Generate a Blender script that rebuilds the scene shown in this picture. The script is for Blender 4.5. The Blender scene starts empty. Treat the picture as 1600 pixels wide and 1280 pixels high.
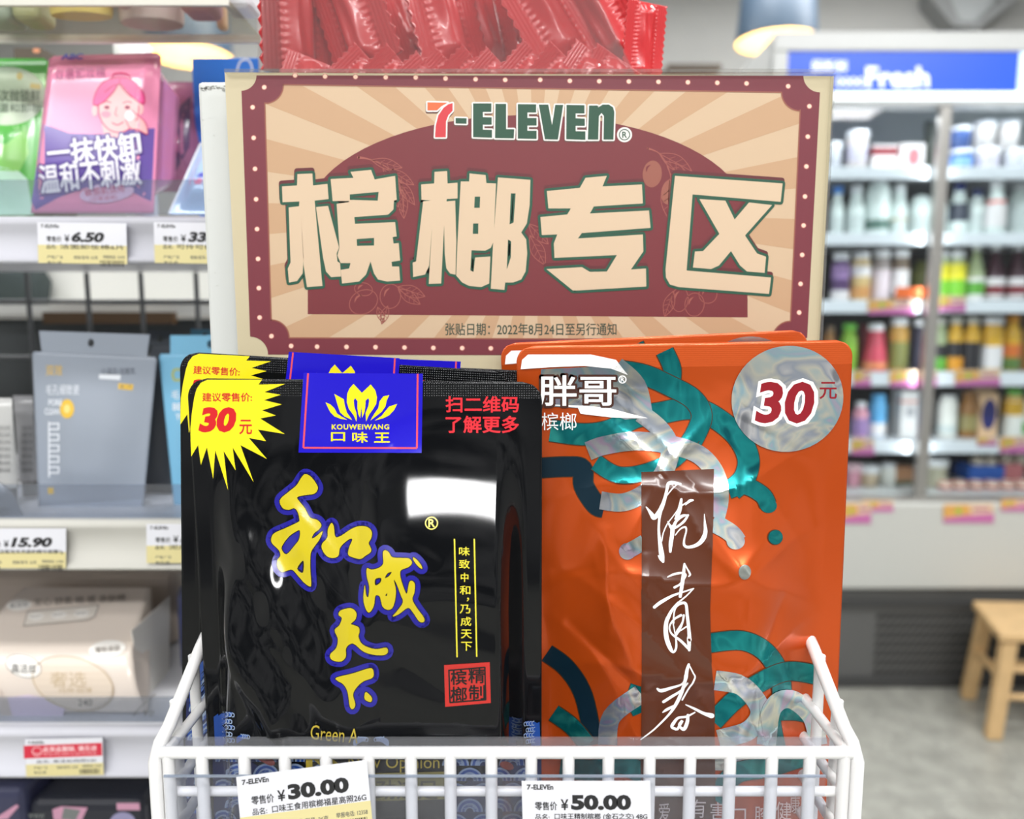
import bpy, bmesh, math, random
import numpy as np
from mathutils import Vector, Matrix
from mathutils.geometry import tessellate_polygon

random.seed(11)
SC = bpy.context.scene
COL = SC.collection
PI = math.pi

# ------------------------------------------------------------------ camera, world, lights, exposure
CZ, PITCH, FPX = 1.20, math.radians(7.0), 1200.0
CP, SP = math.cos(PITCH), math.sin(PITCH)
cam_d = bpy.data.cameras.new('camera')
cam_d.sensor_width, cam_d.lens = 36.0, 36.0 * FPX / 1600.0
cam_d.clip_start = 0.02
cam_d.dof.use_dof = True
cam_d.dof.focus_distance = 0.362
cam_d.dof.aperture_fstop = 5.6
cam = bpy.data.objects.new('camera', cam_d)
cam.location = (0, 0, CZ)
cam.rotation_euler = (PI / 2 - PITCH, 0, 0)
COL.objects.link(cam)
SC.camera = cam

SC.view_settings.view_transform = 'Standard'
SC.view_settings.look = 'None'
SC.view_settings.gamma = 1.0
SC.view_settings.exposure = -0.58
SC.view_settings.use_curve_mapping = False

world = bpy.data.worlds.new('world')
SC.world = world
world.use_nodes = True
wn = world.node_tree
w_tc, w_mp, w_no, w_cr = (wn.nodes.new('ShaderNode' + k) for k in ('TexCoord', 'Mapping', 'TexNoise', 'ValToRGB'))
w_mp.inputs['Scale'].default_value = (1.6, 1.6, 3.6)
w_no.inputs['Scale'].default_value = 1.7
w_no.inputs['Detail'].default_value = 3
for i, (pos, col) in enumerate(((0.40, (.10, .11, .12, 1)), (0.60, (2.0, 2.0, 2.0, 1)))):
    w_cr.color_ramp.elements[i].position, w_cr.color_ramp.elements[i].color = pos, col
wn.links.new(w_tc.outputs['Generated'], w_mp.inputs['Vector'])
wn.links.new(w_mp.outputs[0], w_no.inputs['Vector'])
wn.links.new(w_no.outputs['Fac'], w_cr.inputs['Fac'])
wn.links.new(w_cr.outputs['Color'], wn.nodes['Background'].inputs[0])
world.node_tree.nodes['Background'].inputs[1].default_value = 0.40


def area_light(name, loc, sx, sy, power, aim=None, color=(1, 1, 1)):
    d = bpy.data.lights.new(name, 'AREA')
    d.shape, d.size, d.size_y, d.energy, d.color = 'RECTANGLE', sx, sy, power, color
    o = bpy.data.objects.new(name, d)
    o.location = loc
    if aim is not None:
        o.rotation_euler = (Vector(aim) - Vector(loc)).to_track_quat('-Z', 'Y').to_euler()
    COL.objects.link(o)
    return o


# the shop's ceiling tubes (rows of fluorescent troffers at 2.85 m), plus an added far pair
area_light('ceiling_tube', (0.12, -0.50, 2.80), 1.20, 0.22, 34)
area_light('ceiling_tube', (0.10, -2.30, 2.80), 2.40, 0.26, 175)
area_light('ceiling_tube', (-1.80, -1.70, 2.80), 1.20, 0.30, 70)
area_light('ceiling_tube', (2.30, -1.60, 2.80), 1.20, 0.30, 70)
area_light('ceiling_tube', (1.6, 0.9, 2.80), 1.2, 0.30, 85)
area_light('ceiling_tube', (-1.3, 1.6, 2.80), 1.2, 0.3, 60)
area_light('ceiling_tube', (-0.7, 3.0, 2.80), 1.6, 0.3, 55)  # unseen, added over the far aisle to brighten the back wall
area_light('ceiling_tube', (1.5, 3.0, 2.80), 1.6, 0.3, 55)  # second added far light, also for the back wall


# ------------------------------------------------------------------ pixel <-> place
def ray(px, py):
    u = (np.asarray(px, float) - 800) / FPX
    v = (640 - np.asarray(py, float)) / FPX
    return u, CP + v * SP, -SP + v * CP


def W(px, py, Y):
    rx, ry, rz = ray(px, py)
    t = Y / ry
    return Vector((float(rx * t), float(Y), float(CZ + rz * t)))


def onz(px, py, z):
    rx, ry, rz = ray(px, py)
    t = (z - CZ) / rz
    return Vector((float(rx * t), float(ry * t), float(z)))


def solve(px, py, F, Y0):
    rx, ry, rz = ray(px, py)
    Y = np.full(np.shape(rx), float(Y0))
    for _ in range(30):
        t = Y / ry
        Y = 0.35 * Y + 0.65 * F(rx * t, CZ + rz * t)
    t = Y / ry
    return rx * t, CZ + rz * t


# ------------------------------------------------------------------ materials
def lin(c):
    out = []
    for v in c[:3]:
        v = v / 255.0
        out.append(v / 12.92 if v <= 0.04045 else ((v + 0.055) / 1.055) ** 2.4)
    return (*out, 1.0)


_M = {}


def M(name, rgb=(200, 200, 200), rough=0.5, metal=0.0, spec=0.5, coat=0.0, emit=0.0, noise=0.0, nscale=40.0,
      bump=0.0, bscale=200.0, trans=0.0):
    if name in _M:
        return _M[name]
    m = bpy.data.materials.new(name)
    m.use_nodes = True
    nt = m.node_tree
    b = nt.nodes['Principled BSDF']
    b.inputs['Base Color'].default_value = lin(rgb)
    b.inputs['Roughness'].default_value = rough
    b.inputs['Metallic'].default_value = metal
    b.inputs['Specular IOR Level'].default_value = spec
    b.inputs['Coat Weight'].default_value = coat
    b.inputs['Coat Roughness'].default_value = 0.05
    if emit:
        b.inputs['Emission Color'].default_value = lin(rgb)
        b.inputs['Emission Strength'].default_value = emit
    if trans:
        b.inputs['Transmission Weight'].default_value = trans
    tc = nt.nodes.new('ShaderNodeTexCoord')
    if noise:
        n = nt.nodes.new('ShaderNodeTexNoise')
        n.inputs['Scale'].default_value = nscale
        n.inputs['Detail'].default_value = 4
        nt.links.new(tc.outputs['Object'], n.inputs['Vector'])
        mx = nt.nodes.new('ShaderNodeMix')
        mx.data_type = 'RGBA'
        mx.inputs['A'].default_value = lin([max(0, v * (1 - noise)) for v in rgb])
        mx.inputs['B'].default_value = lin([min(255, v * (1 + noise)) for v in rgb])
        nt.links.new(n.outputs['Fac'], mx.inputs['Factor'])
        nt.links.new(mx.outputs['Result'], b.inputs['Base Color'])
    if bump:
        n2 = nt.nodes.new('ShaderNodeTexNoise')
        n2.inputs['Scale'].default_value = bscale
        nt.links.new(tc.outputs['Object'], n2.inputs['Vector'])
        bp = nt.nodes.new('ShaderNodeBump')
        bp.inputs['Strength'].default_value = bump
        bp.inputs['Distance'].default_value = 0.001
        nt.links.new(n2.outputs['Fac'], bp.inputs['Height'])
        nt.links.new(bp.outputs['Normal'], b.inputs['Normal'])
    _M[name] = m
    return m


def clear_mat(name, tint=(240, 245, 248), gloss=0.06, rough=0.03, haze=0.0, haze_rgb=(235, 235, 235)):
    """thin clear plastic / glass: mostly transparent, a little gloss, a little milky haze"""
    if name in _M:
        return _M[name]
    m = bpy.data.materials.new(name)
    m.use_nodes = True
    nt = m.node_tree
    nt.nodes.clear()
    out = nt.nodes.new('ShaderNodeOutputMaterial')
    tr = nt.nodes.new('ShaderNodeBsdfTransparent')
    tr.inputs[0].default_value = lin(tint)
    gl = nt.nodes.new('ShaderNodeBsdfGlossy')
    gl.inputs['Roughness'].default_value = rough
    fr = nt.nodes.new('ShaderNodeFresnel')
    fr.inputs[0].default_value = 1.3 + gloss
    mx = nt.nodes.new('ShaderNodeMixShader')
    geo = nt.nodes.new('ShaderNodeNewGeometry')
    outer = nt.nodes.new('ShaderNodeMath')
    outer.operation = 'SUBTRACT'
    outer.inputs[0].default_value = 1.0
    nt.links.new(geo.outputs['Backfacing'], outer.inputs[1])
    front = nt.nodes.new('ShaderNodeMath')
    front.operation = 'MULTIPLY'
    nt.links.new(fr.outputs[0], front.inputs[0])
    nt.links.new(outer.outputs[0], front.inputs[1])
    nt.links.new(front.outputs[0], mx.inputs[0])
    nt.links.new(tr.outputs[0], mx.inputs[1])
    nt.links.new(gl.outputs[0], mx.inputs[2])
    last = mx
    if haze:
        df = nt.nodes.new('ShaderNodeBsdfDiffuse')
        df.inputs[0].default_value = lin(haze_rgb)
        m2 = nt.nodes.new('ShaderNodeMixShader')
        m2.inputs[0].default_value = haze
        nt.links.new(mx.outputs[0], m2.inputs[1])
        nt.links.new(df.outputs[0], m2.inputs[2])
        last = m2
    nt.links.new(last.outputs[0], out.inputs[0])
    _M[name] = m
    return m


def foil_mat(name, stops, rough=0.18, scale=45.0, metal=1.0, distort=1.5):
    """holographic foil: colour drifts over the film through a noise field"""
    if name in _M:
        return _M[name]
    m = M(name, (200, 200, 200), rough, metal)
    nt = m.node_tree
    b = nt.nodes['Principled BSDF']
    tc = nt.nodes.new('ShaderNodeTexCoord')
    n = nt.nodes.new('ShaderNodeTexNoise')
    n.inputs['Scale'].default_value = scale
    n.inputs['Detail'].default_value = 2
    n.inputs['Distortion'].default_value = distort
    nt.links.new(tc.outputs['Object'], n.inputs['Vector'])
    cr = nt.nodes.new('ShaderNodeValToRGB')
    el = cr.color_ramp.elements
    while len(el) < len(stops):
        el.new(0.5)
    for i, c in enumerate(stops):
        el[i].position = 0.3 + 0.4 * i / (len(stops) - 1)
        el[i].color = lin(c)
    nt.links.new(n.outputs['Fac'], cr.inputs['Fac'])
    nt.links.new(cr.outputs['Color'], b.inputs['Base Color'])
    return m


def emboss(m, period=0.0012, strength=0.6, axis='grid'):
    """heat-seal grid pressed into a film"""
    nt = m.node_tree
    b = nt.nodes['Principled BSDF']
    tc = nt.nodes.new('ShaderNodeTexCoord')
    hs = []
    for d in (('X', 'Z') if axis == 'grid' else ('Z',)):
        w = nt.nodes.new('ShaderNodeTexWave')
        w.bands_direction = d
        w.inputs['Scale'].default_value = 1.0 / period / 3.18
        nt.links.new(tc.outputs['Object'], w.inputs['Vector'])
        hs.append(w.outputs['Fac'])
    h = hs[0]
    if len(hs) > 1:
        mm = nt.nodes.new('ShaderNodeMath')
        mm.operation = 'MULTIPLY'
        nt.links.new(hs[0], mm.inputs[0])
        nt.links.new(hs[1], mm.inputs[1])
        h = mm.outputs[0]
    bp = nt.nodes.new('ShaderNodeBump')
    bp.inputs['Strength'].default_value = strength
    bp.inputs['Distance'].default_value = 0.0003
    nt.links.new(h, bp.inputs['Height'])
    nt.links.new(bp.outputs['Normal'], b.inputs['Normal'])
    return m


# ------------------------------------------------------------------ objects
def tag(o, label, cat, group=None, kind=None):
    o['label'], o['category'] = label, cat
    if group:
        o['group'] = group
    if kind:
        o['kind'] = kind
    return o


def thing(name, label, cat, loc=(0, 0, 0), group=None, rot=(0, 0, 0)):
    o = bpy.data.objects.new(name, None)
    o.empty_display_size = 0.02
    o.location, o.rotation_euler = loc, rot
    COL.objects.link(o)
    return tag(o, label, cat, group)


def root_of(p):
    v = Vector((0, 0, 0))
    while p is not None:
        v += Vector(p.location)
        p = p.parent
    return v


def link(name, verts, faces, mats, parent=None, fmat=None, smooth=None, bevel=0.0, segs=2, normals=None, local=False):
    """one mesh object; verts are in world space unless local"""
    me = bpy.data.meshes.new(name)
    off = Vector((0, 0, 0)) if (parent is None or local) else root_of(parent)
    me.from_pydata([(v[0] - off.x, v[1] - off.y, v[2] - off.z) for v in verts], [], faces)
    if not isinstance(mats, (list, tuple)):
        mats = [mats]
    for m in mats:
        me.materials.append(m)
    if fmat is not None:
        me.polygons.foreach_set('material_index', fmat)
    if smooth is not None:
        if smooth is True or smooth is False:
            smooth = [smooth] * len(faces)
        me.polygons.foreach_set('use_smooth', smooth)
    me.update()
    if normals is not None:
        me.normals_split_custom_set_from_vertices([tuple(n) for n in normals])
    o = bpy.data.objects.new(name, me)
    COL.objects.link(o)
    if parent is not None:
        o.parent = parent
    if bevel:
        b = o.modifiers.new('bevel', 'BEVEL')
        b.width, b.segments, b.limit_method = bevel, segs, 'ANGLE'
        b.harden_normals = False
    return o


class MB:
    """collects shapes for one mesh"""

    def __init__(s):
        s.v, s.f, s.m, s.s = [], [], [], []

    def add(s, vs, fs, mi=0, smooth=False):
        n = len(s.v)
        s.v += [tuple(v) for v in vs]
        for f in fs:
            s.f.append([i + n for i in f])
            s.m.append(mi)
            s.s.append(smooth)

    def box(s, x0, x1, y0, y1, z0, z1, mi=0):
        vs = [(x, y, z) for z in (z0, z1) for y in (y0, y1) for x in (x0, x1)]
        s.add(vs, [(0, 2, 3, 1), (4, 5, 7, 6), (0, 1, 5, 4), (2, 6, 7, 3), (0, 4, 6, 2), (1, 3, 7, 5)], mi)

    def hexa(s, a, b, mi=0):
        """a, b: matching quads (front / back)"""
        s.add(list(a) + list(b), [(0, 1, 2, 3), (7, 6, 5, 4), (0, 4, 5, 1), (1, 5, 6, 2), (2, 6, 7, 3), (3, 7, 4, 0)], mi)

    def tube(s, pts, r, n=10, mi=0, cap=True, closed=False):
        pts = [Vector(p) for p in pts]
        rings = []
        ref = None
        for i, p in enumerate(pts):
            a = pts[max(0, i - 1)]
            b = pts[min(len(pts) - 1, i + 1)]
            t = (b - a).normalized()
            if ref is None:
                ref = t.orthogonal().normalized()
            u = (ref - t * ref.dot(t)).normalized()
            ref = u
            w = t.cross(u)
            rr = r[i] if isinstance(r, (list, tuple)) else r
            k = 1.0
            if 0 < i < len(pts) - 1:
                c = (pts[i] - pts[i - 1]).normalized().dot((pts[i + 1] - pts[i]).normalized())
                k = 1.0 / max(0.6, math.sqrt((1 + max(-0.9, c)) / 2))
            rings.append([p + (u * math.cos(2 * PI * j / n) + w * math.sin(2 * PI * j / n)) * rr * (k if k < 1.3 else 1.3) for j in range(n)])
        vs = [v for rg in rings for v in rg]
        fs = []
        for i in range(len(rings) - 1):
            for j in range(n):
                a, b = i * n + j, i * n + (j + 1) % n
                fs.append((a, b, b + n, a + n))
        s.add(vs, fs, mi, True)
        if cap:
            s.add(rings[0], [list(range(n))[::-1]], mi)
            s.add(rings[-1], [list(range(n))], mi)

    def lathe(s, prof, c, n=24, mi=0, sx=1.0, sy=1.0, cap=True, smooth=True):
        """prof: (radius, z) bottom to top about the vertical through c"""
        vs, fs = [], []
        for r, z in prof:
            for j in range(n):
                a = 2 * PI * j / n
                vs.append((c[0] + r * sx * math.cos(a), c[1] + r * sy * math.sin(a), c[2] + z))
        for i in range(len(prof) - 1):
            for j in range(n):
                a, b = i * n + j, i * n + (j + 1) % n
                fs.append((a, b, b + n, a + n))
        s.add(vs, fs, mi, smooth)
        if cap:
            s.add(vs[:n], [list(range(n))[::-1]], mi)
            s.add(vs[-n:], [list(range(n))], mi)

    def build(s, name, mats, parent=None, bevel=0.0, segs=2):
        return link(name, s.v, s.f, mats, parent, s.m, s.s, bevel, segs)


def structure(o):
    o['kind'] = 'structure'
    return o


# ------------------------------------------------------------------ printing on surfaces
_T = {}


def glyphs(txt, bold=0.0, shear=0.0, gap=1.0):
    key = (txt, bold, shear, gap)
    if key not in _T:
        c = bpy.data.curves.new('lettering', 'FONT')
        c.body, c.offset, c.shear, c.space_character, c.resolution_u = txt, bold, shear, gap, 3
        o = bpy.data.objects.new('lettering', c)
        me = bpy.data.meshes.new_from_object(o)
        v = np.array([(p.co.x, -p.co.y) for p in me.vertices]) if len(me.vertices) else np.zeros((0, 2))
        f = [tuple(p.vertices) for p in me.polygons]
        if len(v):
            v = (v - v.min(0)) / np.maximum(1e-6, np.ptp(v, axis=0))
        bpy.data.objects.remove(o)
        bpy.data.meshes.remove(me)
        bpy.data.curves.remove(c)
        _T[key] = (v, f)
    return _T[key]


def smooth_line(pts, closed=False, sub=6):
    p = np.array(pts, float)
    n = len(p)
    if n < 3:
        return p
    out = []
    rng = range(n) if closed else range(n - 1)
    for i in rng:
        if closed:
            a, b, c, d = p[(i - 1) % n], p[i], p[(i + 1) % n], p[(i + 2) % n]
        else:
            a, b, c, d = p[max(0, i - 1)], p[i], p[i + 1], p[min(n - 1, i + 2)]
        for k in range(sub):
            t = k / sub
            out.append(0.5 * ((2 * b) + (c - a) * t + (2 * a - 5 * b + 4 * c - d) * t * t + (3 * b - a - 3 * c + d) * t ** 3))
    if not closed:
        out.append(p[-1])
    return np.array(out)


def frame_tf(ox, oy, k):
    return lambda p: np.stack([ox + p[:, 0] / k, oy + p[:, 1] / k], 1)


def quad_tf(tl, tr, bl, w, h):
    tl, tr, bl = np.array(tl, float), np.array(tr, float), np.array(bl, float)
    return lambda p: tl + np.outer(p[:, 0] / w, tr - tl) + np.outer(p[:, 1] / h, bl - tl)


class Print:
    """flat inks laid on a surface y = F(x, z); shapes are given in photo pixels through tf"""

    def __init__(s, tf=None):
        s.tf = tf
        s.items = []

    def _put(s, v, f, mat, layer):
        v = np.array(v, float)
        if len(v) == 0 or len(f) == 0:
            return
        keep = sorted({i for t in f for i in t})
        if len(keep) < len(v):
            new = {k: i for i, k in enumerate(keep)}
            v, f = v[keep], [tuple(new[i] for i in t) for t in f]
        if s.tf is not None:
            v = s.tf(v)
        s.items.append((v, f, mat, layer))

    def poly(s, pts, mat, layer=1, holes=(), smooth=False):
        rings = [np.array(smooth_line(r, True, 4) if smooth else r, float) for r in [pts, *holes]]
        if not holes and len(rings[0]) == 4:
            s._put(rings[0], [(0, 1, 2, 3)], mat, layer)
            return s
        tris = tessellate_polygon([[Vector((x, y, 0)) for x, y in r] for r in rings])
        s._put(np.concatenate(rings), [tuple(t) for t in tris], mat, layer)
        return s

    def ellipse(s, cx, cy, rx, ry, mat, layer=1, rot=0.0, n=32):
        a = np.linspace(0, 2 * PI, n, endpoint=False)
        c, d = math.cos(rot), math.sin(rot)
        x, y = rx * np.cos(a), ry * np.sin(a)
        s._put(np.stack([cx + x * c - y * d, cy + x * d + y * c], 1), [tuple(range(n))], mat, layer)
        return s

    def stroke(s, pts, mat, layer=1, w=None, smooth=True, closed=False, caps=True, sub=6):
        """pts (x, y[, width]); w = constant width"""
        p = np.array([(q[0], q[1], q[2] if w is None else w) for q in pts], float)
        if smooth and len(p) > 2:
            p = smooth_line(p, closed, sub)
        if closed:
            p = np.concatenate([p, p[:1]])
        v, f = [], []
        d = np.gradient(p[:, :2], axis=0)
        d /= np.maximum(1e-9, np.linalg.norm(d, axis=1))[:, None]
        if closed:
            d[0] = d[-1] = (lambda q: q / max(1e-9, np.linalg.norm(q)))(p[1, :2] - p[-2, :2])
        nn = np.stack([-d[:, 1], d[:, 0]], 1)
        if smooth:
            for i in range(len(p)):
                h = max(p[i, 2], 0.01) / 2
                v += [p[i, :2] + nn[i] * h, p[i, :2] - nn[i] * h]
            for i in range(len(p) - 1):
                f.append((2 * i, 2 * i + 1, 2 * i + 3, 2 * i + 2))
        else:
            for i in range(len(p) - 1):
                e = p[i + 1, :2] - p[i, :2]
                L = np.linalg.norm(e)
                if L < 1e-6:
                    continue
                m = np.array([-e[1], e[0]]) / L * p[i, 2] / 2
                b = len(v)
                v += [p[i, :2] + m, p[i, :2] - m, p[i + 1, :2] - m, p[i + 1, :2] + m]
                f.append((b, b + 1, b + 2, b + 3))
            s._put(v, f[0::2], mat, layer + .08)
            s._put(v, f[1::2], mat, layer + .2)
            v, f = [], []
        spots = (range(len(p) - (1 if closed else 0)) if not smooth else (0, len(p) - 1)) if caps and not (smooth and closed) else ()
        for i in spots:
            b = len(v)
            k = 10
            for j in range(k):
                a = 2 * PI * j / k
                v.append(p[i, :2] + np.array([math.cos(a), math.sin(a)]) * p[i, 2] / 2)
            f.append(tuple(range(b, b + k)))
            if not smooth:
                s._put(v, f, mat, layer + .32)
                v, f = [], []
        s._put(v, f, mat, layer)
        return s

    def outline(s, pts, w, mat, layer=0, smooth=False):
        p = smooth_line(pts, True, 4) if smooth else pts
        return s.stroke(p, mat, layer, w=w, smooth=False, closed=True)

    def text(s, txt, box, mat, layer=2, bold=0.0, shear=0.0, gap=1.0, rot=0.0, grow=0.0):
        if bold and any(ord(c) > 0x2e80 for c in txt):
            s.text_outline(txt, box, 1.6 * bold * (box[3] - box[1]), mat, layer - .3, 0.0, shear, gap, rot)
            bold = 0.0
        v, f = glyphs(txt, bold, shear, gap)
        if not len(v):
            return s
        x0, y0, x1, y1 = box
        q = np.stack([x0 + v[:, 0] * (x1 - x0), y0 + v[:, 1] * (y1 - y0)], 1)
        if rot:
            c, d = math.cos(rot), math.sin(rot)
            m = np.array([(x0 + x1) / 2, (y0 + y1) / 2])
            e = q - m
            q = m + np.stack([e[:, 0] * c - e[:, 1] * d, e[:, 0] * d + e[:, 1] * c], 1)
        s._put(q, f, mat, layer)
        if grow:
            pass
        return s

    def text_outline(s, txt, box, w, mat, layer, bold=0.0, shear=0.0, gap=1.0, rot=0.0, rounded=False):
        if any(ord(c) > 0x2e80 for c in txt):
            w, bold = w + 1.6 * bold * (box[3] - box[1]), 0.0
        v, f = glyphs(txt, bold, shear, gap)
        x0, y0, x1, y1 = box
        q = np.stack([x0 + v[:, 0] * (x1 - x0), y0 + v[:, 1] * (y1 - y0)], 1)
        cnt = {}
        for t in f:
            for a, b in zip(t, t[1:] + t[:1]):
                cnt[tuple(sorted((a, b)))] = cnt.get(tuple(sorted((a, b))), 0) + 1
        vv, ff = [], []
        for (a, b), c in cnt.items():
            if c != 1:
                continue
            e = q[b] - q[a]
            L = np.linalg.norm(e)
            if L < 1e-6:
                continue
            u = e / L * w * 0.35
            m = np.array([-e[1], e[0]]) / L * w / 2
            k = len(vv)
            vv += [q[a] - u + m, q[a] - u - m, q[b] + u - m, q[b] + u + m]
            ff.append((k, k + 1, k + 2, k + 3))
            if rounded:
                k = len(vv)
                vv += [q[a] + np.array([math.cos(2 * PI * j / 10), math.sin(2 * PI * j / 10)]) * w / 2 for j in range(10)]
                ff.append(tuple(range(k, k + 10)))
        if rot and vv:
            c, d = math.cos(rot), math.sin(rot)
            m = np.array([(x0 + x1) / 2, (y0 + y1) / 2])
            vv = [m + np.array([(p - m)[0] * c - (p - m)[1] * d, (p - m)[0] * d + (p - m)[1] * c]) for p in vv]
        if rounded:
            s._put(vv, ff[0::2], mat, layer)
            s._put(vv, ff[1::2], mat, layer + .15)
        else:
            s._put(vv, ff[0::2], mat, layer)
            s._put(vv, ff[1::2], mat, layer + .1)
        return s

    def build(s, name, parent, F, Y0, step=0.0, eps=0.0001, curved=False):
        verts, faces, fm, mats, norms = [], [], [], [], []
        merged = {}
        for v, f, mat, layer in s.items:
            k = (mat.name, round(layer, 3))
            if k in merged:
                o = merged[k]
                n = len(o[0])
                merged[k] = (np.concatenate([o[0], v]), o[1] + [tuple(i + n for i in t) for t in f], mat, layer)
            else:
                merged[k] = (v, list(f), mat, layer)
        for v, f, mat, layer in merged.values():
            if mat not in mats:
                mats.append(mat)
            mi = mats.index(mat)
            if step:
                bm = bmesh.new()
                vs = [bm.verts.new((x, y, 0)) for x, y in v]
                for t in f:
                    try:
                        bm.faces.new([vs[i] for i in t])
                    except ValueError:
                        pass
                lo, hi = v.min(0), v.max(0)
                for ax in (0, 1):
                    k = math.ceil(lo[ax] / step)
                    while k * step < hi[ax]:
                        co = [0, 0, 0]
                        no = [0, 0, 0]
                        co[ax], no[ax] = k * step, 1
                        bmesh.ops.bisect_plane(bm, geom=bm.verts[:] + bm.edges[:] + bm.faces[:], plane_co=co, plane_no=no, dist=1e-5)
                        k += 1
                bm.verts.index_update()
                v = np.array([(q.co.x, q.co.y) for q in bm.verts])
                f = [tuple(q.index for q in g.verts) for g in bm.faces]
                bm.free()
            x, z = solve(v[:, 0], v[:, 1], F, Y0)
            y = F(x, z)
            d = 2e-4
            gx = (F(x + d, z) - F(x - d, z)) / (2 * d)
            gz = (F(x, z + d) - F(x, z - d)) / (2 * d)
            nr = np.stack([gx, -np.ones_like(gx), gz], 1)
            nr /= np.linalg.norm(nr, axis=1)[:, None]
            base = len(verts)
            e = eps * (1 + .4 * layer)
            for i in range(len(x)):
                verts.append((x[i] + nr[i, 0] * e, y[i] + nr[i, 1] * e, z[i] + nr[i, 2] * e))
                norms.append(nr[i])
            for t in f:
                # wind so the face looks along the surface normal (towards -y)
                sgn = 0.0
                for a, b in zip(t, t[1:] + t[:1]):
                    sgn += x[a] * z[b] - x[b] * z[a]
                faces.append([i + base for i in (t if sgn > 0 else t[::-1])])
                fm.append(mi)
        return link(name, verts, faces, mats, parent, fm, bool(curved), normals=norms if curved else None)


def flat(Y):
    return lambda x, z: np.full(np.shape(x), float(Y))


def sstep(a):
    a = np.clip(a, 0, 1)
    return a * a * (3 - 2 * a)


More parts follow.
